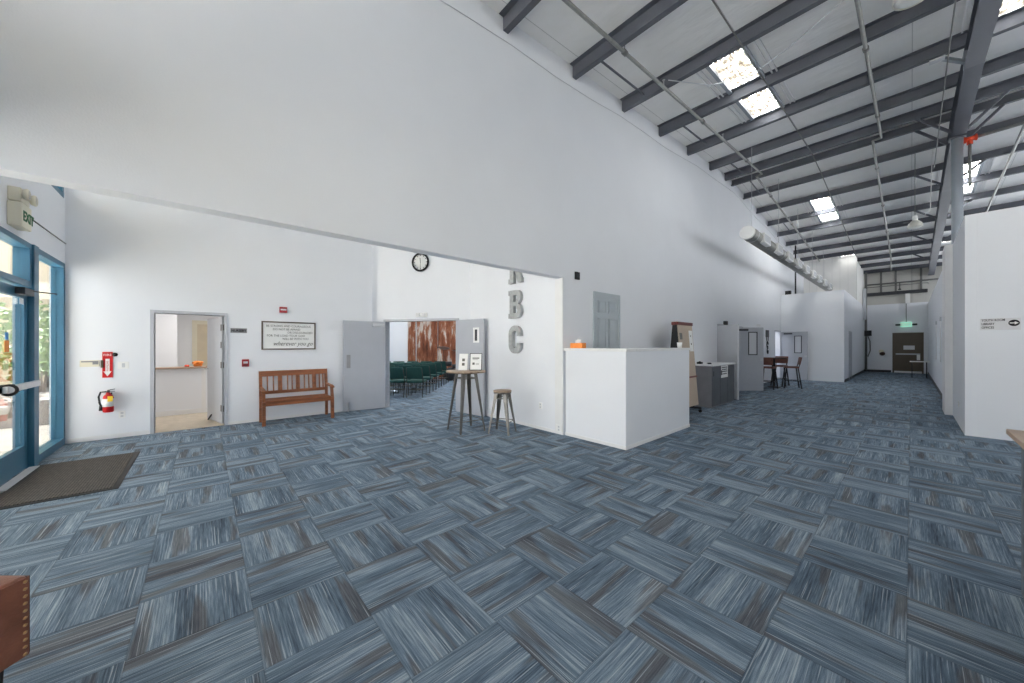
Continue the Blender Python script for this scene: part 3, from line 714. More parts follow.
def plate(name, label, cat, loc, w=.075, h=.115, kind='switch', rz=0):
    t = thing(name, label, cat, loc, rz)
    MB().box(0, .008, -w / 2, w / 2, -h / 2, h / 2, .002).build('cover_plate', 'white', t)
    if kind == 'switch': MB().box(.008, .014, -.016, .016, -.033, .033, .001).build('rocker', 'palegrey', t)
    else:
        for z in (-.025, .025): MB().box(.008, .0105, -.016, .016, z - .015, z + .015, .001).build('socket', 'palegrey', t)
    return t
plate('light_switch', 'white light switch on the bench wall right of the red sign', 'switch', (XB, -.985, 1.17), .12)
plate('wall_outlet', 'white outlet low on the bench wall right of the extinguisher', 'outlet', (XB, -1.0, .37), kind='outlet')
# nursery door: frame, leaf swung into the room
t = sroot('door_2', 'grey framed doorway with a pale door opened into the nursery', 'door', (XB, 0, 0))
b = MB()
for ya, yb in ((-.68, -.63), (.285, .335)): b.box(-.16, .02, ya, yb, 0, 2.045)
b.box(-.16, .02, -.68, .335, 2.045, 2.095); b.build('door_frame', 'frame', t)
b = MB(); lf = MB().box(-.03, .015, -.905, 0, .012, 2.03).build('door_leaf', 'palegrey', t, loc=(-.13, .27, 0), rz=-math.radians(77))
b = MB()
for z in (.3, 1.12, 1.83): b.box(-.13, -.06, .268, .284, z - .055, z + .055)
b.build('hinge', 'gunmetal', t)
for z in (.3, 1.12, 1.5, 1.83): MB().box(.0151, .02, -.075, -.005, z - .06, z + .06).build('hinge_plate', 'gunmetal', lf)
h_ = MB().cyl((.015, -.84, 1.02), (.07, -.84, 1.02), .014, seg=10); h_.bar((.065, -.85, 1.02), (.065, -.73, 1.02), .018, .018); h_.build('door_handle', 'chrome', lf)
MB().bar((.02, -.6, .12), (.06, -.66, .015), .02, .02).build('door_stop', 'dark', lf)
t = thing('name_plate_sign', 'small grey room sign lettered NURSERY beside the left doorway', 'sign', (XB, .5, 1.775))
MB().box(0, .01, -.125, .125, -.045, .045, .003).build('sign_plate', 'greysign', t)
text('NURSERY', .062, (.011, 0, -.022), (0, 1, 0), (0, 0, 1), .003, 'ink', 'lettering', t, align='CENTER', sx=.85, offset=.002)
t = thing('pull_station', 'small square red fire alarm pull station left of the bench', 'fire alarm', (XB, .6, 1.155))
MB().box(0, .045, -.055, .055, -.07, .07, .008).build('housing', 'maroon', t); MB().box(.045, .052, -.035, .035, -.01, .03, .003).build('pull_handle', 'palegrey', t); MB().box(.045, .05, -.03, .03, -.05, -.03, .002).build('label_strip', 'dark', t)
t = thing('alarm_strobe', 'small red alarm strobe with a white lens above the framed quote', 'fire alarm', (XB, 1.215, 2.215))
MB().box(0, .05, -.065, .065, -.06, .06, .008).build('housing', 'maroon', t); MB().box(.05, .062, -.05, .05, -.012, .018, .004).build('lens', 'white', t)
t = thing('framed_quote_sign', 'wide white framed scripture quote hung above the bench', 'framed sign', (XB, 1.328, 1.69))
b = MB(); w, h = .475, .285
b.box(0, .03, -w, w, h - .025, h); b.box(0, .03, -w, w, -h, -h + .025); b.box(0, .03, -w, -w + .025, -h + .025, h - .025); b.box(0, .03, w - .025, w, -h + .025, h - .025)
b.build('sign_frame', 'brownframe', t); MB().box(0, .015, -w + .025, w - .025, -h + .025, h - .025).build('sign_panel', 'paper', t)
for s_, y_, z_, sz in (('BE STRONG AND COURAGEOUS', -.4, .175, .06), ('DO NOT BE AFRAID', -.29, .11, .06), ('OR DISCOURAGED', -.04, .045, .06), ('FOR THE LORD YOUR GOD', -.39, -.02, .06), ('WILL BE WITH YOU', -.13, -.085, .06)):
    text(s_, sz, (.017, y_, z_), (0, 1, 0), (0, 0, 1), .003, 'gunmetal', 'lettering', t, sx=.88)
text('wherever you go', .12, (.017, -.29, -.2), (0, 1, 0), (0, 0, 1), .003, 'gunmetal', 'script_lettering', t, shear=.4, sx=.85)
# nursery interior
t = thing('nursery_half_wall', 'white half wall with a wooden cap inside the nursery doorway', 'half wall', (-10.35, 0, .006))
MB().box(-.12, 0, -1.39, .9, 0, .985).build('half_wall', 'wall', t); MB().box(-.25, .06, -1.39, .93, .986, 1.02, .004).build('counter_cap', 'desktop', t)
b = MB(); b.box(0, .015, -1.39, .9, 0, .1); b.box(0, .014, -.04, .03, .1, .985); b.build('panel_trim', 'trimwhite', t)
t = thing('orange_flower_pot', 'orange ornament on the nursery half wall near the open door', 'ornament', (-10.42, -.1, 1.027))
MB().lathe([(.0, 0), (.06, 0), (.08, .03), (.07, .06), (.04, .07)], 16).build('body', 'orange', t); MB().blob((0, 0, .085), (.1, .1, .04), 2, .25).build('bloom', 'orange', t)
tag(MB().lathe([(.0, 0), (.035, 0), (.045, .02), (.03, .04), (0, .045)], 14).build('red_ornament', 'brightred', loc=(-10.42, -.28, 1.027)), 'small red ornament left of the orange one on the half wall', 'ornament')
tag(MB().box(-.07, .07, -.05, .05, 0, .05, .01).build('tissue_pack', 'gunmetal', loc=(-10.42, -1.05, 1.027)), 'small grey pack at the left end of the nursery half wall', 'box')
t = sroot('door_3', 'cream door and casing on the back wall of the nursery', 'door', (-12.5, -.135, 0))
b = MB(); b.box(0, .03, -.1, 0, 0, 2.15); b.box(0, .03, .82, .92, 0, 2.15); b.box(0, .03, 0, .82, 2.05, 2.15); b.build('door_frame', 'cream', t); MB().box(0, .015, 0, .82, 0, 2.05).build('door_leaf', 'beigewall', t)

# ---- bench
t = thing('garden_bench', 'brown slatted wooden bench standing against the white wall', 'bench', (-8.14, 1.41, 0))
L = .61
for sy, nm in ((-1, 0), (1, 0)):
    y = sy * (L - .03)
    b = MB(); b.bar((.27, y, 0), (.255, y, .44), .055, .055); b.bar((.255, y, .44), (.2, y, .635), .05, .05); b.build('leg', 'bench', t)
    b = MB(); b.bar((-.2, y, 0), (-.2, y, .44), .05, .055); b.bar((-.2, y, .44), (-.27, y, .97), .05, .045); b.build('leg', 'bench', t)
    b = MB(); b.bar((-.235, y, .67), (.18, y, .655), .06, .03); b.bar((.18, y, .655), (.29, y, .635), .07, .03, bev=.006); b.build('armrest', 'bench', t)
b = MB()
for i in range(6): x = -.17 + i * .083; b.box(x - .033, x + .033, -L + .06, L - .06, .43, .455, .004)
b.box(.235, .262, -L + .055, L - .055, .36, .432); b.box(-.215, -.19, -L + .055, L - .055, .36, .432)
b.build('seat', 'bench', t)
b = MB()
def bk(z): return -.2 - .07 * (z - .44) / .53
b.hexa([(bk(.88) - .02, -L + .05, .88), (bk(.88) + .015, -L + .05, .88), (bk(.88) + .015, L - .05, .88), (bk(.88) - .02, L - .05, .88), (bk(.97) - .02, -L + .0, .985), (bk(.97) + .015, -L + .0, .985), (bk(.97) + .015, L - .0, .985), (bk(.97) - .02, L - .0, .985)])
b.bar((bk(.56), -L + .05, .565), (bk(.56), L - .05, .565), .03, .06)
for y, w in ((-.47, .022), (-.37, .022), (-.26, .07), (-.13, .022), (-.05, .022), (.05, .07), (.17, .022), (.25, .022), (.35, .07), (.45, .022), (.52, .022)):
    b.bar((bk(.58), y, .58), (bk(.89), y, .89), w, .018, up=(1, 0, 0))
b.build('backrest', 'bench', t)

# ------------------------------------------------------------------ clock wall: clock, emergency lamp, double doors
t = thing('wall_clock_round', 'round black rimmed clock high on the wall above the double doors', 'clock', cw(.925, 0, 3.43), CA)
b = MB(); b.tube([(.2 * math.cos(q), -.03, .2 * math.sin(q)) for q in (2 * PI * k_ / 40 for k_ in range(40))], .022, 8, closed=True); b.build('rim', 'black', t)
MB().lathe([(0, 0), (.2, 0), (.2, .02), (0, .02)], 40).build('dial', 'paper', t, rot=(PI / 2, 0, 0))
b = MB()
for k_ in range(12):
    q = k_ * PI / 6; b.bar((.14 * math.sin(q), -.021, .14 * math.cos(q)), (.17 * math.sin(q), -.021, .17 * math.cos(q)), .012, .003, up=(0, 1, 0))
b.build('hour_marks', 'ink', t)
b = MB(); b.bar((0, -.024, -.02), (-.012, -.024, .1), .014, .003, up=(0, 1, 0)); b.bar((0, -.027, .03), (-.005, -.027, -.15), .009, .003, up=(0, 1, 0)); b.build('clock_hands', 'gunmetal', t)
t = thing('emergency_light', 'white twin emergency light just above the double doors', 'emergency light', cw(.95, 0, 2.2), CA)
MB().box(-.14, .14, -.04, -.001, -.04, .05, .006).build('housing', 'white', t)
for q in (-.07, .07): MB().box(q - .045, q + .045, -.075, -.041, -.03, .04, .008).build('lamp_head', 'palesign', t)
t = sroot('door_4', 'pair of grey double doors standing open under the clock', 'door', (CX0, CY0, 0), CA)
b = MB(); b.box(-.05, .0, -.03, .15, 0, 2.06); b.box(1.83, 1.88, -.03, .15, 0, 2.06); b.box(-.05, 1.88, -.03, .15, 2.06, 2.11); b.build('door_frame', 'frame', t)
def leaf(sgn, hx, ang, win):
    # local leaf hinged at x=hx, running along +x*sgn when closed
    lf = MB().box(0, .91 * sgn, 0, .045, .01, 2.05).build('door_leaf', 'greydoor', t, loc=(hx, -.035, 0), rz=ang)
    b = MB()
    if win:
        b.box(.62 * sgn, .68 * sgn, -.004, 0, 1.45, 1.47); f_ = MB()
        xa, xb = sorted((.6 * sgn, .78 * sgn))
        f_.box(xa, xb, -.01, .055, 1.55, 1.59); f_.box(xa, xb, -.01, .055, 1.83, 1.87); f_.box(xa, xa + .05, -.01, .055, 1.59, 1.83); f_.box(xb - .05, xb, -.01, .055, 1.59, 1.83); f_.build('window_frame', 'white', lf)
        MB().box(xa + .05, xb - .05, -.006, .051, 1.59, 1.83).build('window_pane', 'dark', lf)
    else:
        xa, xb = sorted((.76 * sgn, .84 * sgn)); b.box(xa, xb, .0455, .05, .98, 1.28)
    b.build('push_plate', 'greysign', lf)
    xa, xb = sorted((.02 * sgn, .3 * sgn)); y_ = (.046, .1) if not win else (-.06, -.001)
    MB().box(xa, xb, y_[0], y_[1], 1.93, 2.0, .005).build('door_closer', 'palegrey', lf)
    xa, xb = sorted((.8 * sgn, .82 * sgn)); MB().box(xa, xb, y_[0], y_[1], .01, .2).build('kick_stop', 'chrome', lf)
    return lf
# left leaf folded back on the bench wall, right leaf folded back on the letters wall
a_l = math.atan2(2.36 - 3.27, -8.42 - -8.33) - CA
l1 = leaf(1, -.02, a_l, False)
a_r = math.atan2(4.42 - 4.32, -5.93 - -6.81) - CA
l2 = leaf(-1, 1.85, a_r + PI, True)
# flip so the painted face with hardware looks into the lobby
# ------------------------------------------------------------------ chapel
def chapel_chair():
    t = thing('chapel_chair', '', 'chair', (0, 0, 0), 0, 'green chapel chairs in rows')
    MB().box(-.235, .235, -.22, .24, .41, .485, .025, True).build('seat', 'green', t)
    b = MB(); b.hexa([(-.225, -.25, .53), (.225, -.25, .53), (.225, -.2, .53), (-.225, -.2, .53), (-.215, -.32, .875), (.215, -.32, .875), (.215, -.275, .875), (-.215, -.275, .875)], .022, True); b.build('backrest', 'green', t)
    for sx in (-1, 1):
        MB().tube([(sx * .225, .2, 0), (sx * .225, .19, .41)], .012, 8).build('leg', 'chairmetal', t)
        MB().tube([(sx * .225, -.27, 0), (sx * .225, -.2, .41)], .012, 8).build('leg', 'chairmetal', t)
        MB().tube([(sx * .232, -.2, .41), (sx * .232, -.235, .6), (sx * .215, -.3, .84)], .012, 8).build('back_frame', 'chairmetal', t)
    MB().box(-.2, .2, -.15, .15, .2, .21).build('book_rack', 'chairmetal', t)
    return t
proto = chapel_chair(); first = True
for r_i, (d, n) in enumerate(((10.25, 3), (11.15, 3), (12.05, 4), (12.95, 4), (13.85, 5))):
    for j in range(n):
        lab = 'dark green chapel chair, %s row behind the double doors, %s seat from the aisle' % (ORD[r_i], ORD[j])
        p = ch(-2.78 - j * .53, d)
        if first: proto.location = p; proto.rotation_euler = (0, 0, CH); proto['label'] = lab; first = False
        else: dup(proto, p, CH, lab)
for nm, xa, xb, lab in (('a', -4.62, -4.27, 'narrow rust coloured panel standing at the left of the chapel backdrop'), ('b', -4.22, -3.3, 'wide rust and white weathered panel in the middle of the chapel backdrop'), ('c', -3.27, -2.2, 'rust weathered panel behind the drum kit in the chapel')):
    b = MB()
    n = int((xb - xa) / .07); st_ = (xb - xa) / n
    for i in range(n): b.hexa([(xa + i * st_, CD - .06, 0), (xa + (i + .5) * st_, CD - .085, 0), (xa + (i + 1) * st_, CD - .06, 0), (xa + (i + .5) * st_, CD - .03, 0), (xa + i * st_, CD - .06, 3.6), (xa + (i + .5) * st_, CD - .085, 3.6), (xa + (i + 1) * st_, CD - .06, 3.6), (xa + (i + .5) * st_, CD - .03, 3.6)])
    tag(b.build('rusted_panel', 'rust', rz=CH), lab, 'panel', 'rusted backdrop panels')
t = thing('drum_kit', 'dark drum kit with a raised cymbal in the chapel behind the chairs', 'drum kit', ch(-2.7, 14.75), CH)
MB().lathe([(.0, -.2), (.27, -.2), (.27, .2), (.0, .2)], 28).build('bass_drum', 'dark', t, loc=(.1, .1, .28), rot=(PI / 2, 0, 0))
MB().lathe([(.0, 0), (.16, 0), (.16, .18), (0, .18)], 24).build('tom_drum', 'dark', t, loc=(.0, .05, .62))
MB().lathe([(.0, 0), (.18, 0), (.18, .14), (0, .14)], 24).build('snare_drum', 'dark', t, loc=(.38, -.1, .55))
b = MB()
for x, y, z in ((-.15, -.1, 1.38), (.35, .15, 1.25)):
    b.cyl((x, y, 0), (x, y, z), .012, seg=8)
    for q in range(3): b.bar((x, y, .25), (x + .22 * math.cos(q * 2.1), y + .22 * math.sin(q * 2.1), 0), .012, .012)
for q in range(3): b.bar((.38, -.1, .5), (.38 + .2 * math.cos(q * 2.1), -.1 + .2 * math.sin(q * 2.1), 0), .012, .012)
b.build('stand', 'black', t)
MB().lathe([(.0, .02), (.04, .015), (.25, -.01), (.25, -.014), (0, .01)], 28).build('cymbal', 'barwood', t, loc=(-.15, -.1, 1.39), rot=(.25, .15, 0))
MB().lathe([(.0, .02), (.04, .015), (.21, -.01), (.21, -.014), (0, .01)], 28).build('cymbal', 'barwood', t, loc=(.35, .15, 1.26), rot=(-.15, .1, 0))

# ------------------------------------------------------------------ letters, stool, high table
def letter(ch_, z0, label):
    t = thing('wall_letter', label, 'letter', (-4.965, YC - .001, z0), 0, 'metal letters on the wall')
    h = .53; y0, dy = -.075, .07; b = MB()
    def arc(cx, cz, ro, zo, ri, zi, a0, a1, n=14):
        for k_ in range(n):
            p, q = a0 + (a1 - a0) * k_ / n, a0 + (a1 - a0) * (k_ + 1) / n
            b.prism([(cx + ro * math.cos(p), y0, cz + zo * math.sin(p)), (cx + ro * math.cos(q), y0, cz + zo * math.sin(q)), (cx + ri * math.cos(q), y0, cz + zi * math.sin(q)), (cx + ri * math.cos(p), y0, cz + zi * math.sin(p))], (0, dy, 0))
    def bx_(xa, xb, za, zb): b.box(xa, xb, y0, y0 + dy, za, zb)
    if ch_ in 'RB':
        bx_(-.14, -.035, 0, h); bx_(-.175, -.14, h - .09, h); bx_(-.175, -.14, 0, .09)
        bx_(-.035, .05, h - .095, h); bx_(-.035, .05, h / 2 - .04, h / 2 + .045)
        arc(.05, h * .75 - .0, .115, h * .25, .02, h * .25 - .095, -PI / 2, PI / 2)
        if ch_ == 'B': bx_(-.035, .055, 0, .095); arc(.055, h * .26, .125, h * .26, .025, h * .26 - .095, -PI / 2, PI / 2)
        else: b.prism([(-.005, y0, h / 2), (.105, y0, h / 2), (.17, y0, .09), (.185, y0, .09), (.185, y0, 0), (.09, y0, 0)], (0, dy, 0))
    else:
        bx_(-.17, -.06, .15, h - .15); arc(0, h - .16, .17, .16, .06, .06, 0, PI); arc(0, .16, .17, .16, .06, .06, PI, 2 * PI)
        bx_(.06, .17, h - .2, h - .155); bx_(.06, .17, .155, .2)
    b.build('letter_face', 'letter', t)
    return t
letter('R', 2.675, 'grey metal letter R, top of the three stacked letters, cut by the header')
letter('B', 2.01, 'grey metal letter B, middle of the three stacked wall letters')
letter('C', 1.34, 'grey metal letter C, lowest of the three stacked wall letters')

def metal_stool(name, label, cat, loc, rz, top_r, top_z, foot, topw, group=None):
    t = thing(name, label, cat, loc, rz)
    MB().lathe([(0, top_z - .03), (top_r * .98, top_z - .03), (top_r, top_z - .02), (top_r, top_z - .006), (top_r * .98, top_z), (0, top_z)], 40).build('seat' if cat == 'stool' else 'table_top', 'topwood', t)
    MB().lathe([(0, top_z - .05), (top_r * (.97 if cat == 'stool' else .55), top_z - .05), (top_r * (.97 if cat == 'stool' else .55), top_z - .0305), (0, top_z - .0305)], 32).build('metal_ring', 'gunmetal', t)
    tr = topw
    for sx, sy in ((-1, -1), (1, -1), (1, 1), (-1, 1)):
        a = Vector((sx * foot, sy * foot, 0)); b_ = Vector((sx * tr, sy * tr, top_z - .045))
        d = Vector((sx, sy, 0)).normalized(); e_ = Vector((-sy, sx, 0)).normalized()
        b = MB(); n_ = 4
        w0, w1 = .024, .062
        # folded sheet-metal leg: two wings meeting at the outer corner
        for wing in (1, -1):
            q0 = e_ * wing; i0 = -d
            P = [a, a + (q0 + i0).normalized() * w0, b_ + (q0 + i0).normalized() * w1, b_]
            nn = (P[1] - P[0]).cross(P[3] - P[0]).normalized() * .004
            b.hexa([P[0], P[1], P[2], P[3], P[0] + nn, P[1] + nn, P[2] + nn, P[3] + nn])
        b.build('leg', 'gunmetal', t)
    def at(sx, sy, z): k_ = z / (top_z - .045); r_ = foot + (tr - foot) * k_ - .008; return (sx * r_, sy * r_, z)
    zz = .2
    for p, q in (((-1, -1), (1, -1)), ((1, -1), (1, 1)), ((1, 1), (-1, 1)), ((-1, 1), (-1, -1))): MB().bar(at(*p, zz), at(*q, zz), .012, .012).build('stretcher', 'gunmetal', t)
    zt = top_z - .13
    for p, q in (((-1, -1), (1, -1)), ((1, -1), (1, 1)), ((1, 1), (-1, 1)), ((-1, 1), (-1, -1))): MB().bar(at(*p, zt), at(*q, zt), .01, .02).build('upper_stretcher', 'gunmetal', t)
    return t
metal_stool('bar_stool', 'metal bar stool with round wooden seat beside the tall table', 'stool', (-4.63, 3.85, 0), math.radians(28.6), .157, .725, .19, .105)
metal_stool('high_table', 'tall round wooden topped bar table with gunmetal legs holding two signs', 'table', (-5.175, 3.47, 0), math.radians(-5), .35, 1.05, .245, .14)
def flyer(name, label, loc, rz, w, h, frame, blocks):
    t = thing(name, label, 'sign', loc, rz)
    lean = math.radians(-14)
    ob = MB().box(-w / 2, w / 2, 0, .012, 0, h, .001).build('sheet', frame, t, rot=(lean, 0, 0))
    MB().box(-w / 2 + .012, w / 2 - .012, -.002, 0, .012, h - .012).build('paper', 'paper', ob)
    b = MB()
    for x, z, ww, hh in blocks: b.box(x, x + ww, -.003, -.002, z, z + hh)
    b.build('printing', 'gunmetal', ob)
    MB().bar((0, .08, .1), (0, .13, 0), w * .4, .005).build('easel_leg', frame, t)
    return t
rzf = CA + math.radians(12)
flyer('table_flyer', 'white acrylic flyer stand on the left of the tall table', (-5.30, 3.48, 1.051), rzf - .1, .16, .3, 'white', [(-.02, .16, .05, .05), (-.02, .08, .05, .05)])
flyer('table_sign', 'black framed notice on the right of the tall table', (-5.10, 3.62, 1.051), rzf, .22, .31, 'black', [(-.06, .21, .12, .02), (-.06, .19, .1, .006), (-.06, .1, .04, .04), (.0, .12, .06, .005), (.0, .1, .06, .005)])

# ------------------------------------------------------------------ reception counter and what stands around it
t = thing('reception_counter', 'tall white L shaped reception counter with a pale cap', 'counter', (0, 0, 0))
MB().box(-3.80, -2.69, 4.53, 4.65, 0, 1.405).build('front_panel', 'wall', t)
MB().box(-2.81, -2.69, 4.651, 6.70, 0, 1.405).build('side_panel', 'wall', t)
b = MB(); b.box(-3.825, -2.665, 4.505, 4.78, 1.405, 1.447, .004); b.box(-2.94, -2.665, 4.781, 6.74, 1.405, 1.447, .004); b.build('counter_cap', 'trimwhite', t)
b = MB(); b.box(-3.80, -2.678, 4.518, 4.529, 0, .05); b.box(-2.689, -2.678, 4.53, 6.7, 0, .05); b.build('base_strip', 'trimwhite', t)
t = thing('tissue_box', 'orange tissue box with a white tissue on the left end of the counter', 'tissue box', (-3.62, 4.63, 1.448), .1)
MB().box(-.115, .115, -.06, .06, 0, .085, .004).build('carton', 'orange', t)
b = MB(); b.prism([(-.05, -.01, .08), (.05, -.015, .08), (.06, .0, .15), (.025, .005, .12), (.0, 0, .165), (-.03, .004, .125), (-.055, 0, .14)], (0, .012, 0)); b.prism([(-.04, .02, .08), (.04, .02, .08), (.02, .03, .14), (-.02, .02, .12), (-.05, .03, .13)], (0, .01, .004)); b.build('tissue', 'paper', t)
t = thing('paper_cup', 'small white cup on the far end of the reception counter', 'cup', (-2.8, 6.55, 1.448))
MB().lathe([(.0, 0), (.035, 0), (.045, .1), (.041, .1), (.032, .006), (0, .006)], 20).build('cup_body', 'white', t)
struct(MB().box(XW - .17, XW - .001, YC - .012, YC - .001, 0, 2.62).build('trim_12', 'trimwhite'), 'white end post of the wide opening beside the reception counter', 'post')
# six panel door in the long wall (raised frame)
t = sroot('door_5', 'tall blue grey six panel door behind the reception counter', 'door', (XW, 5.33, 0))
b = MB(); b.box(0, .025, 0, .05, 0, 2.48); b.box(0, .025, .82, .87, 0, 2.48); b.box(0, .025, .05, .82, 2.4, 2.48); b.build('door_frame', 'bluegreydoor', t)
lf = MB().box(0, .012, .05, .82, .005, 2.4).build('door_leaf', 'bluegreydoor', t)
b = MB()
for ya, yb in ((.13, .39), (.48, .74)):
    for za, zb in ((2.1, 2.33), (1.1, 2.0), (.2, 1.0)):
        b.box(.012, .016, ya, yb, za, zb); b.box(.016, .024, ya + .03, yb - .03, za + .03, zb - .03, .006)
        for e0, e1, f0, f1 in ((ya, yb, zb - .012, zb), (ya, yb, za, za + .012), (ya, ya + .012, za, zb), (yb - .012, yb, za, zb)): b.box(.012, .026, e0, e1, f0, f1)
b.build('raised_panel', 'bluegreydoor', lf)
MB().lathe([(.01, 0), (.012, .03), (.03, .045), (.026, .065), (0, .07)], 16).build('door_knob', 'chrome', lf, loc=(.012, .76, 1.0), rot=(0, PI / 2, 0))
t = thing('thermostat', 'small black square sensor on the long wall beside the opening', 'sensor', (XW, 4.86, 2.7))
MB().box(0, .025, -.06, .06, -.065, .065, .004).build('cover', 'black', t); MB().box(.025, .03, -.03, .03, -.03, .03, .002).build('grille', 'dark', t)
tag(MB().box(XW + .0, XW + .09, 12.05, 12.2, 2.12, 2.24, .01).build('door_speaker', 'black'), 'small black box on the long wall above the first open door', 'sensor')
plate('wall_outlet', 'white outlet at the foot of the letters wall beside the counter', 'outlet', (-3.91, YC - .012, .1), .12, .12, 'outlet', -PI / 2)
plate('wall_outlet', 'white outlet low on the letters wall below the metal letters', 'outlet', (-4.35, YC, .42), .075, .115, 'outlet', -PI / 2)
plate('wall_outlet', 'white outlet on the right hand corridor wall near its front corner', 'outlet', (XR, 10.6, .4), .075, .115, 'outlet', PI)
# rolling A frame notice board
t = thing('rolling_notice_board', 'beige A frame notice board on casters beside the reception counter', 'notice board', (-3.34, 7.95, 0))
for sx, nm in ((1, 'front'), (-1, 'back')):
    b = MB(); b.hexa([(sx * .185, -.36, .17), (sx * .205, -.36, .17), (sx * .205, .36, .17), (sx * .185, .36, .17), (sx * .04, -.36, 1.93), (sx * .06, -.36, 1.93), (sx * .06, .36, 1.93), (sx * .04, .36, 1.93)])
    pn = b.build('board_panel', 'cork' if sx > 0 else 'black', t)
    if sx > 0:
        def bp(z): return .206 - .145 * (z - .17) / 1.76
        MB().bar((bp(.8) + .006, -.36, .8), (bp(.8) + .006, .36, .8), .03, .035).build('pen_rail', 'mahog', pn)
        def card(ya, yb, za, zb, m_, nm_): MB().hexa([(bp(za) + .001, ya, za), (bp(za) + .004, ya, za), (bp(za) + .004, yb, za), (bp(za) + .001, yb, za), (bp(zb) + .001, ya, zb), (bp(zb) + .004, ya, zb), (bp(zb) + .004, yb, zb), (bp(zb) + .001, yb, zb)]).build(nm_, m_, pn)
        card(-.33, -.2, 1.62, 1.76, 'gunmetal', 'pinned_photo'); card(.15, .33, 1.36, 1.82, 'paper', 'pinned_sheet'); card(.21, .26, 1.68, 1.72, 'ink', 'sheet_mark'); card(.21, .26, 1.5, 1.54, 'ink', 'sheet_mark')
b = MB(); b.box(-.075, .075, -.38, .38, 1.93, 2.0, .01); b.build('top_rail', 'mahog', t)
for sy in (-1, 1):
    MB().hexa([(-.19, sy * .345 - .015, .2), (.19, sy * .345 - .015, .2), (.19, sy * .345 + .015, .2), (-.19, sy * .345 + .015, .2), (-.045, sy * .345 - .015, 1.93), (.045, sy * .345 - .015, 1.93), (.045, sy * .345 + .015, 1.93), (-.045, sy * .345 + .015, 1.93)]).build('side_panel', 'black', t)  # black sheet closes the end, painting the shade between the panels
for sy in (-1, 1): b = MB(); b.box(-.27, .27, sy * .33 - .02, sy * .33 + .02, .08, .12); b.bar((.1, sy * .33, .12), (.17, sy * .36, .2), .03, .03); b.bar((-.1, sy * .33, .12), (-.17, sy * .36, .2), .03, .03); b.build('base_frame', 'dark', t)
for sx in (-1, 1):
    for sy in (-1, 1): MB().cyl((sx * .25, sy * .33 - .015, .036), (sx * .25, sy * .33 + .015, .036), .035, seg=18).build('caster', 'black', t)
# grey cabinet with white top
t = thing('storage_cabinet', 'grey three door cabinet with a white top and a taped sign', 'cabinet', (-3.12, 9.09, 0))
MB().box(-.68, -.02, 0, 1.6, 0, .99).build('carcass', 'cabside_lit', t)
MB().box(-.7, .02, -.02, 1.62, .991, 1.025, .004).build('counter_top', 'trimwhite', t)
for i in range(3):
    d_ = MB().box(-.0195, 0, .01 + i * .53, .525 + i * .53, .03, .965, .003).build('cabinet_door', 'cabinet', t)
    MB().bar((.012, .05 + i * .53, .75), (.012, .05 + i * .53, .87), .012, .012).build('handle', 'dark', d_)
t2 = thing('taped_sign', 'white paper sign with dark lettering taped to the middle cabinet door', 'sign', (-3.118, 9.9, .82))
MB().box(0, .003, -.24, .24, -.14, .16).build('sheet', 'paper', t2)
b = MB()
for i, (z, w) in enumerate(((.1, .4), (.05, .34), (0, .38), (-.06, .3))):
    x = -w / 2
    while x < w / 2 - .03: q = random.uniform(.03, .07); b.box(.003, .004, x, x + q, z, z + .03); x += q + .02
b.build('lettering', 'ink', t2)
t = thing('cabinet_gadget', 'small black gadget on the white cabinet top', 'gadget', (-3.5, 9.35, 1.026)); MB().box(-.05, .05, -.07, .07, 0, .05, .01).build('case', 'black', t); MB().box(-.02, .02, -.02, .02, .05, .065, .003).build('knob', 'dark', t)
t = thing('cabinet_gadget', 'second dark gadget lying in front on the white cabinet top', 'gadget', (-3.3, 9.4, 1.026), .5); MB().box(-.04, .04, -.09, .09, 0, .03, .008).build('case', 'dark', t); MB().box(-.03, .03, -.05, -.01, .03, .038, .002).build('button', 'black', t)

# corridor doors on the long wall
def swing_door(name, label, hinge, ang, win=None, w=.9, closer=True, jamb=None, m='greydoor'):
    t = sroot(name, label, 'door', (hinge[0], hinge[1], 0))
    lf = MB().box(0, w, -.022, .022, .01, 2.07).build('door_leaf', m, t, rz=ang)
    if win:
        xa, xb, za, zb = win; f_ = MB()
        f_.box(xa, xb, -.03, .03, za, za + .03); f_.box(xa, xb, -.03, .03, zb - .03, zb); f_.box(xa, xa + .03, -.03, .03, za + .03, zb - .03); f_.box(xb - .03, xb, -.03, .03, za + .03, zb - .03)
        f_.build('window_frame', 'dark', lf); MB().box(xa + .03, xb - .03, -.025, .025, za + .03, zb - .03).build('window_pane', 'palegrey', lf)
    b = MB(); b.box(w - .1, w - .03, -.045, .045, .98, 1.06, .004); b.build('door_handle', 'chrome', lf)
    if closer: MB().box(.1, .4, -.07, -.023, 1.96, 2.02, .004).build('door_closer', 'dark', lf)
    if jamb:
        b = MB(); ya, yb = jamb
        b.box(XW - hinge[0], XW - hinge[0] + .02, ya - .05 - hinge[1], ya - hinge[1], 0, 2.13); b.box(XW - hinge[0], XW - hinge[0] + .02, yb - hinge[1], yb + .05 - hinge[1], 0, 2.13); b.box(XW - hinge[0], XW - hinge[0] + .02, ya - hinge[1], yb - hinge[1], 2.08, 2.13)
        b.build('door_frame', 'frame', t)
    return t
swing_door('door_6', 'pale grey door swung out beside the cabinet', (XW + .03, 11.56), math.atan2(10.94 - 11.56, .69), None, .93, False, (11.6, 12.5), 'palegrey')
swing_door('door_7', 'grey door with a narrow black framed window, between cabinet and bar chairs', (XW + .03, 13.03), math.atan2(13.72 - 13.03, .61), (.42, .72, 1.17, 1.93), .92, True, (13.0, 13.9))
swing_door('door_8', 'grey door with a black framed window folded against the box room', (XW + .04, 19.2), math.radians(-2.5), (.46, .72, 1.15, 1.9), .91, True, (18.25, 19.15))
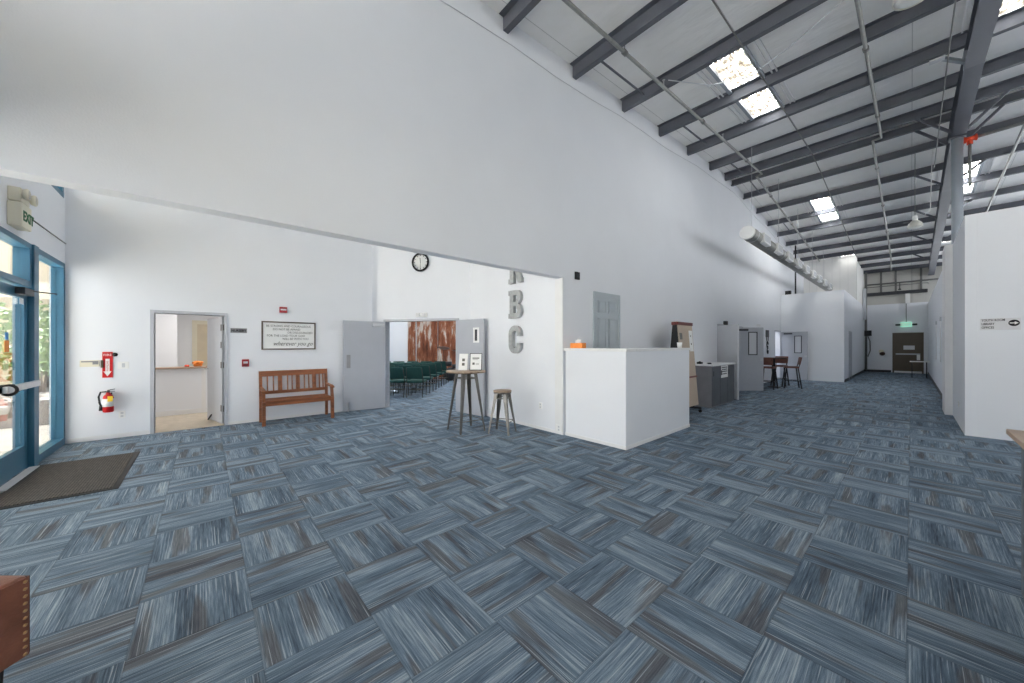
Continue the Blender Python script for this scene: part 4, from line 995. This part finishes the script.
tag(MB().box(XW, XW + .012, 15.6, 16.1, 2.22, 2.29).build('door_sign', 'palesign'), 'small grey sign strip on the long wall above the bar chairs', 'sign')
t = thing('wall_ornament', 'dark square plaque with curled ironwork hung above the bar chairs', 'wall ornament', (XW, 17.05, 1.32))
MB().box(0, .02, -.22, .22, .5, .78, .005).build('plaque', 'dark', t)
b = MB()
b.tube([(.012, -.15, .5), (.012, -.1, .35)], .015, 6); b.tube([(.012, .12, .5), (.012, .1, .35)], .015, 6)
b.tube([(.012, .0 + .11 * math.cos(q) * (1 - q / 14), .2 + .13 * math.sin(q)) for q in (k_ * .45 for k_ in range(14))], .02, 6)
b.tube([(.012, .05 + .1 * math.cos(q + 1) * (1 - q / 14), -.05 + .12 * math.sin(q + 1)) for q in (k_ * .45 for k_ in range(13))], .02, 6)
b.build('ironwork', 'dark', t)
# bar table and chairs
t = thing('bar_table', 'tall dark round table ringed by the brown bar chairs', 'table', (-3.22, 15.26, 0))
MB().lathe([(0, 1.01), (.38, 1.01), (.39, 1.03), (.38, 1.045), (0, 1.045)], 36).build('table_top', 'barwood', t)
MB().cyl((0, 0, .03), (0, 0, 1.01), .035, seg=16).build('pedestal', 'black', t); MB().lathe([(0, 0), (.2, 0), (.19, .015), (.05, .035), (0, .035)], 32).build('base', 'black', t)
def bar_chair():
    t = thing('bar_chair', '', 'chair', (0, 0, 0), 0, 'brown bar chairs')
    MB().box(-.2, .2, -.19, .21, .7, .76, .02, True).build('seat', 'seatbrown', t)
    b = MB(); b.hexa([(-.19, -.22, .82), (.19, -.22, .82), (.19, -.185, .82), (-.19, -.185, .82), (-.2, -.27, 1.08), (.2, -.27, 1.08), (.2, -.235, 1.08), (-.2, -.235, 1.08)], .012, True); b.build('backrest', 'seatbrown', t)
    for sx in (-1, 1):
        MB().bar((sx * .22, .23, 0), (sx * .16, .16, .7), .028, .028).build('leg', 'black', t)
        MB().bar((sx * .22, -.25, 0), (sx * .16, -.16, .7), .028, .028).build('leg', 'black', t)
        MB().bar((sx * .16, -.17, .7), (sx * .17, -.25, 1.02), .025, .02).build('back_post', 'black', t)
    b = MB()
    for y in (-.22, .2): b.bar((-.2, y, .26), (.2, y, .26), .02, .02)
    for x in (-.2, .2): b.bar((x, -.22, .26), (x, .2, .26), .02, .02)
    b.build('foot_rail', 'black', t)
    return t
bc = bar_chair(); tb = Vector((-3.22, 15.26, 0))
def face(p): d = tb - Vector(p); return math.atan2(d.y, d.x) - PI / 2
P = [Vector((-2.76, 15.42, 0)), Vector((-3.24, 14.55, 0)), Vector((-3.2, 16.0, 0))]
labs = ['brown bar chair at the right of the tall table, seen side on', 'brown bar chair at the left of the tall table beside the open door', 'brown bar chair on the far side of the tall dark table']
for i, (p, lb) in enumerate(zip(P[:3], labs)):
    if i == 0: bc.location = p; bc.rotation_euler = (0, 0, face(p)); bc['label'] = lb
    else: dup(bc, p, face(p), lb)

# ------------------------------------------------------------------ far end of the corridor
t = sroot('door_9', 'brown metal exit door in the far wall with a push bar', 'door', (-.61, YFAR, 0))
b = MB(); b.box(-.06, 0, -.03, 0, 0, 2.16); b.box(.99, 1.05, -.03, 0, 0, 2.16); b.box(0, .99, -.03, 0, 2.1, 2.16); b.build('door_frame', 'brownmetal', t)
lf = MB().box(0, .99, -.02, -.001, .1, 2.1).build('door_leaf', 'brownmetal', t)
MB().box(.06, .93, -.08, -.021, .98, 1.05, .005).build('push_bar', 'palegrey', lf)
MB().box(.34, .74, -.024, -.0205, 1.25, 1.47).build('notice_plate', 'palesign', lf)
MB().box(.02, .97, -.03, -.001, .005, .095).build('light_gap_strip', 'white', t)  # white strip painted in for the light showing under the door
tag(MB().box(.2, .32, YFAR - .035, YFAR - .022, .7, 1.02).build('hanging_notice', 'paper'), 'white paper notice hung at the right of the brown far door', 'notice')
t = thing('exit_sign', 'green lit exit sign with two side lamps above the far door', 'exit sign', (-.17, YFAR - .12, 2.48))
MB().box(-.2, .2, -.02, .1, 0, .24, .008).build('sign_box', 'exitgreen', t)
text('EXIT', .2, (0, -.024, .05), (1, 0, 0), (0, 0, 1), .006, 'white', 'lettering', t, align='CENTER', offset=.006)
for q in (-.3, .3): MB().box(q - .09, q + .09, -.05, .05, .06, .16, .02).build('lamp_head', 'dark', t)
MB().cyl((0, .05, .24), (0, .05, 1.24), .014, seg=8).build('conduit', 'conduit', t)
tag(MB().box(-.2, -.04, YFAR - .2, YFAR - .02, 3.74, 4.24, .01).build('battery_cabinet', 'white'), 'white box above the far exit sign', 'box')
t = thing('wall_holder', 'brown and white rounded holder hung on the far wall left of the brown door', 'wall holder', (-1.05, YFAR, 1.02))
MB().lathe([(0, 0), (.1, 0), (.11, .05), (.08, .1), (0, .11)], 24).build('holder_body', 'barwood', t, rot=(PI / 2, 0, 0)); MB().lathe([(0, 0), (.1, 0), (.1, .04), (0, .06)], 24).build('top_disc', 'cream', t, loc=(-.04, -.03, .13), rot=(PI / 2, 0, 0))
t = thing('folding_table', 'small white folding table standing before the brown far door', 'table', (.22, 24.7, 0))
MB().box(-.26, .34, -.3, .3, .72, .75, .004).build('table_top', 'white', t)
for sx in (-1, 1):
    for sy in (-1, 1): MB().cyl((sx * .22 + .03, sy * .25, 0), (sx * .22 + .03, sy * .25, .72), .014, seg=8).build('leg', 'dark', t)
tag(MB().box(BX + .02, XR - .02, YFAR - .15, YFAR + .04, 4.25, 4.42).build('wall_girt', 'dark'), 'dark horizontal steel girt across the upper far wall', 'beam')
tag(MB().tube([(BX + .1, YFAR - .35, 4.85), (2.4, YFAR - .35, 4.85)], .04, 10).build('cross_pipe', 'conduit'), 'horizontal pipe crossing just below the roof at the far wall', 'pipe')
tag(MB().tube([(BX - .05, YFAR - .25, 4.72), (XR, YFAR - .25, 4.72), (XR, YFAR + .06, 4.72)], .02, 8).build('cross_pipe', 'conduit'), 'thinner horizontal pipe under the far cross pipe', 'pipe')
for x, lab in ((-1.1, 'left'), (-.55, 'middle'), (.35, 'right')):
    tag(MB().box(x - .04, x + .04, YFAR - .0, YFAR + .049, 4.43, deck(YFAR) - .02).build('wall_stud', 'conduit'), '%s vertical post on the upper far wall' % lab, 'post', 'far wall posts')
t = thing('pendant_drop', 'short drop pipe with a cup hanging before the upper far wall', 'pipe', (-.4, YFAR - .35, 4.45)); MB().cyl((0, 0, .06), (0, 0, .37), .02, seg=8).build('drop_pipe', 'conduit', t); MB().lathe([(0, 0), (.06, 0), (.05, .05), (.02, .07)], 14).build('cup', 'dark', t)
t = thing('corner_pipe', 'tall grey pipe with a black box in the far left corner', 'pipe', (BX + .12, 27.6, 0))
MB().cyl((0, 0, .1), (0, 0, 5.5), .05, seg=12).build('riser_pipe', 'conduit', t); MB().box(-.06, .22, -.12, .1, 2.0, 2.3, .01).build('black_box', 'black', t)
MB().tube([(.08, -.08, 2.0), (.16, -.1, 1.7), (.17, -.1, 1.2), (.08, -.08, .85), (.0, -.08, 1.1)], .025, 8).build('hose_loop', 'conduit', t)
MB().box(-.1, .02, -.35, -.12, 2.9, 4.6, .01).build('cable_tray', 'palegrey', t)
t = sroot('door_10', 'grey flush door in the side of the box room', 'door', (BX, 20.9, 0))
b = MB(); b.box(0, .02, -.05, 0, 0, 2.1); b.box(0, .02, .95, 1.0, 0, 2.1); b.box(0, .02, 0, .95, 2.05, 2.1); b.build('door_frame', 'frame', t)
lf = MB().box(0, .012, 0, .95, .005, 2.05).build('door_leaf', 'greydoor', t); MB().box(.012, .05, .05, .15, .98, 1.05, .004).build('door_handle', 'chrome', lf)
t = thing('wall_speaker', 'small black box standing on the box room roof edge by the long wall', 'speaker', (-3.6, 19.5, 3.721)); MB().box(-.1, .1, -.08, .08, 0, .18, .01).build('cabinet', 'black', t); MB().lathe([(0, 0), (.05, 0), (.04, .01)], 14).build('speaker_cone', 'dark', t, loc=(0, -.081, .1), rot=(PI / 2, 0, 0))
tag(MB().cyl((-3.5, 20.4, 3.721), (-3.5, 20.4, pz(20.4)), .03, seg=8).build('vent_pole', 'dark'), 'dark vertical pole rising from the box room roof beside the long wall', 'pipe')
for y, lab in ((16.2, 'nearer'), (18.9, 'farther')):
    t = thing('wall_conduit', 'pale vertical conduit with a small switch on the right corridor wall, %s one' % lab, 'conduit', (XR, y, 0))
    MB().cyl((-.02, 0, 1.0), (-.02, 0, 2.2), .01, seg=8).build('tube', 'trimwhite', t); MB().box(-.04, 0, -.05, .05, 2.2, 2.32, .005).build('switch_box', 'palegrey', t)
# direction sign on the right partition
t = thing('direction_sign', 'pale sign with black lettering and an oval arrow on the right partition', 'sign', (.92, YR, 1.84))
MB().box(-.18, .2, -.008, 0, -.1, .085, .002).build('sign_plate', 'palesign', t)
for s_, z_ in (('YOUTH ROOM', .04), ('LIBRARY', -.018), ('OFFICES', -.076)):
    text(s_, .05, (-.165, -.0095, z_), (1, 0, 0), (0, 0, 1), .002, 'ink', 'lettering', t, sx=.66, offset=.001)
b = MB(); b.prism([(.14 + .052 * math.cos(q), -.0085, .005 + .05 * math.sin(q)) for q in (2 * PI * k_ / 28 for k_ in range(28))], (0, -.003, 0)); b.build('oval', 'ink', t)
MB().prism([(.1, -.012, .012), (.145, -.012, .012), (.145, -.012, .03), (.182, -.012, .005), (.145, -.012, -.02), (.145, -.012, -.002), (.1, -.012, -.002)], (0, -.002, 0)).build('arrow', 'white', t)

# ------------------------------------------------------------------ near furniture at the picture's edges
t = thing('side_desk', 'tan topped desk with grey sides at the right edge of the picture', 'desk', (.39, 3.74, 0))
MB().box(0, 1.3, -1.5, 0, .95, .98, .003).build('desk_top', 'desktop', t)
MB().box(.05, .08, -1.45, -.03, .0, .95).build('side_panel', 'deskside', t); MB().box(1.2, 1.23, -1.45, -.03, .0, .95).build('side_panel', 'deskside', t); MB().box(.081, 1.199, -.07, -.04, .2, .95).build('back_panel', 'deskside', t)
# leather armchair, faces +X
t = thing('leather_armchair', 'brown leather armchair with brass nailheads cut off at the lower left corner', 'armchair', (-2.064, -1.0, 0), YAW)
xf = .39; ya, yb = .23, .36
for s_ in (1, -1):
    y0, y1 = sorted((s_ * ya, s_ * yb))
    b = MB(); b.box(-.42, xf, y0, y1, .397, .683, .012, True); arm = b.build('arm', 'leather', t)
    oy = s_ * yb
    b = MB(); b.box(xf + .001, xf + .006, y0 + .002, y1 - .002, .4, .678, .002); b.build('front_panel', 'leather', arm)
    b = MB(); b.box(-.42, xf - .004, min(oy, oy + s_ * .006), max(oy, oy + s_ * .006), .4, .675); b.build('outer_panel', 'leatherdark', arm)
    b = MB()
    for i in range(11): b.blob((xf + .007, s_ * (yb - .014), .41 + i * .0255), (.004, .0065, .0065), 1, .0)
    b.build('nailhead', 'brass', arm)
MB().box(-.34, xf + .0, -.226, .226, .38, .44, .01, True).build('seat_rail', 'leather', t)
MB().box(-.34, xf + .015, -.222, .222, .445, .56, .03, True).build('seat_cushion', 'leather', t)
MB().hexa([(-.42, -.226, .445), (-.3, -.226, .445), (-.3, .226, .445), (-.42, .226, .445), (-.43, -.24, .9), (-.36, -.24, .9), (-.36, .24, .9), (-.43, .24, .9)], .03, True).build('backrest', 'leather', t)
b = MB()
for i in range(14): b.blob((xf + .006, -.22 + i * .034, .392), (.004, .0065, .0065), 1, .0)
b.build('nailhead', 'brass', t)
for sx, sy in ((1, 1), (1, -1), (-1, 1), (-1, -1)):
    MB().bar((sx * .33 + .0, sy * .29, 0), (sx * .33 + .0, sy * .29, .38), .035, .035, w2=.06, h2=.06).build('leg', 'black', t)
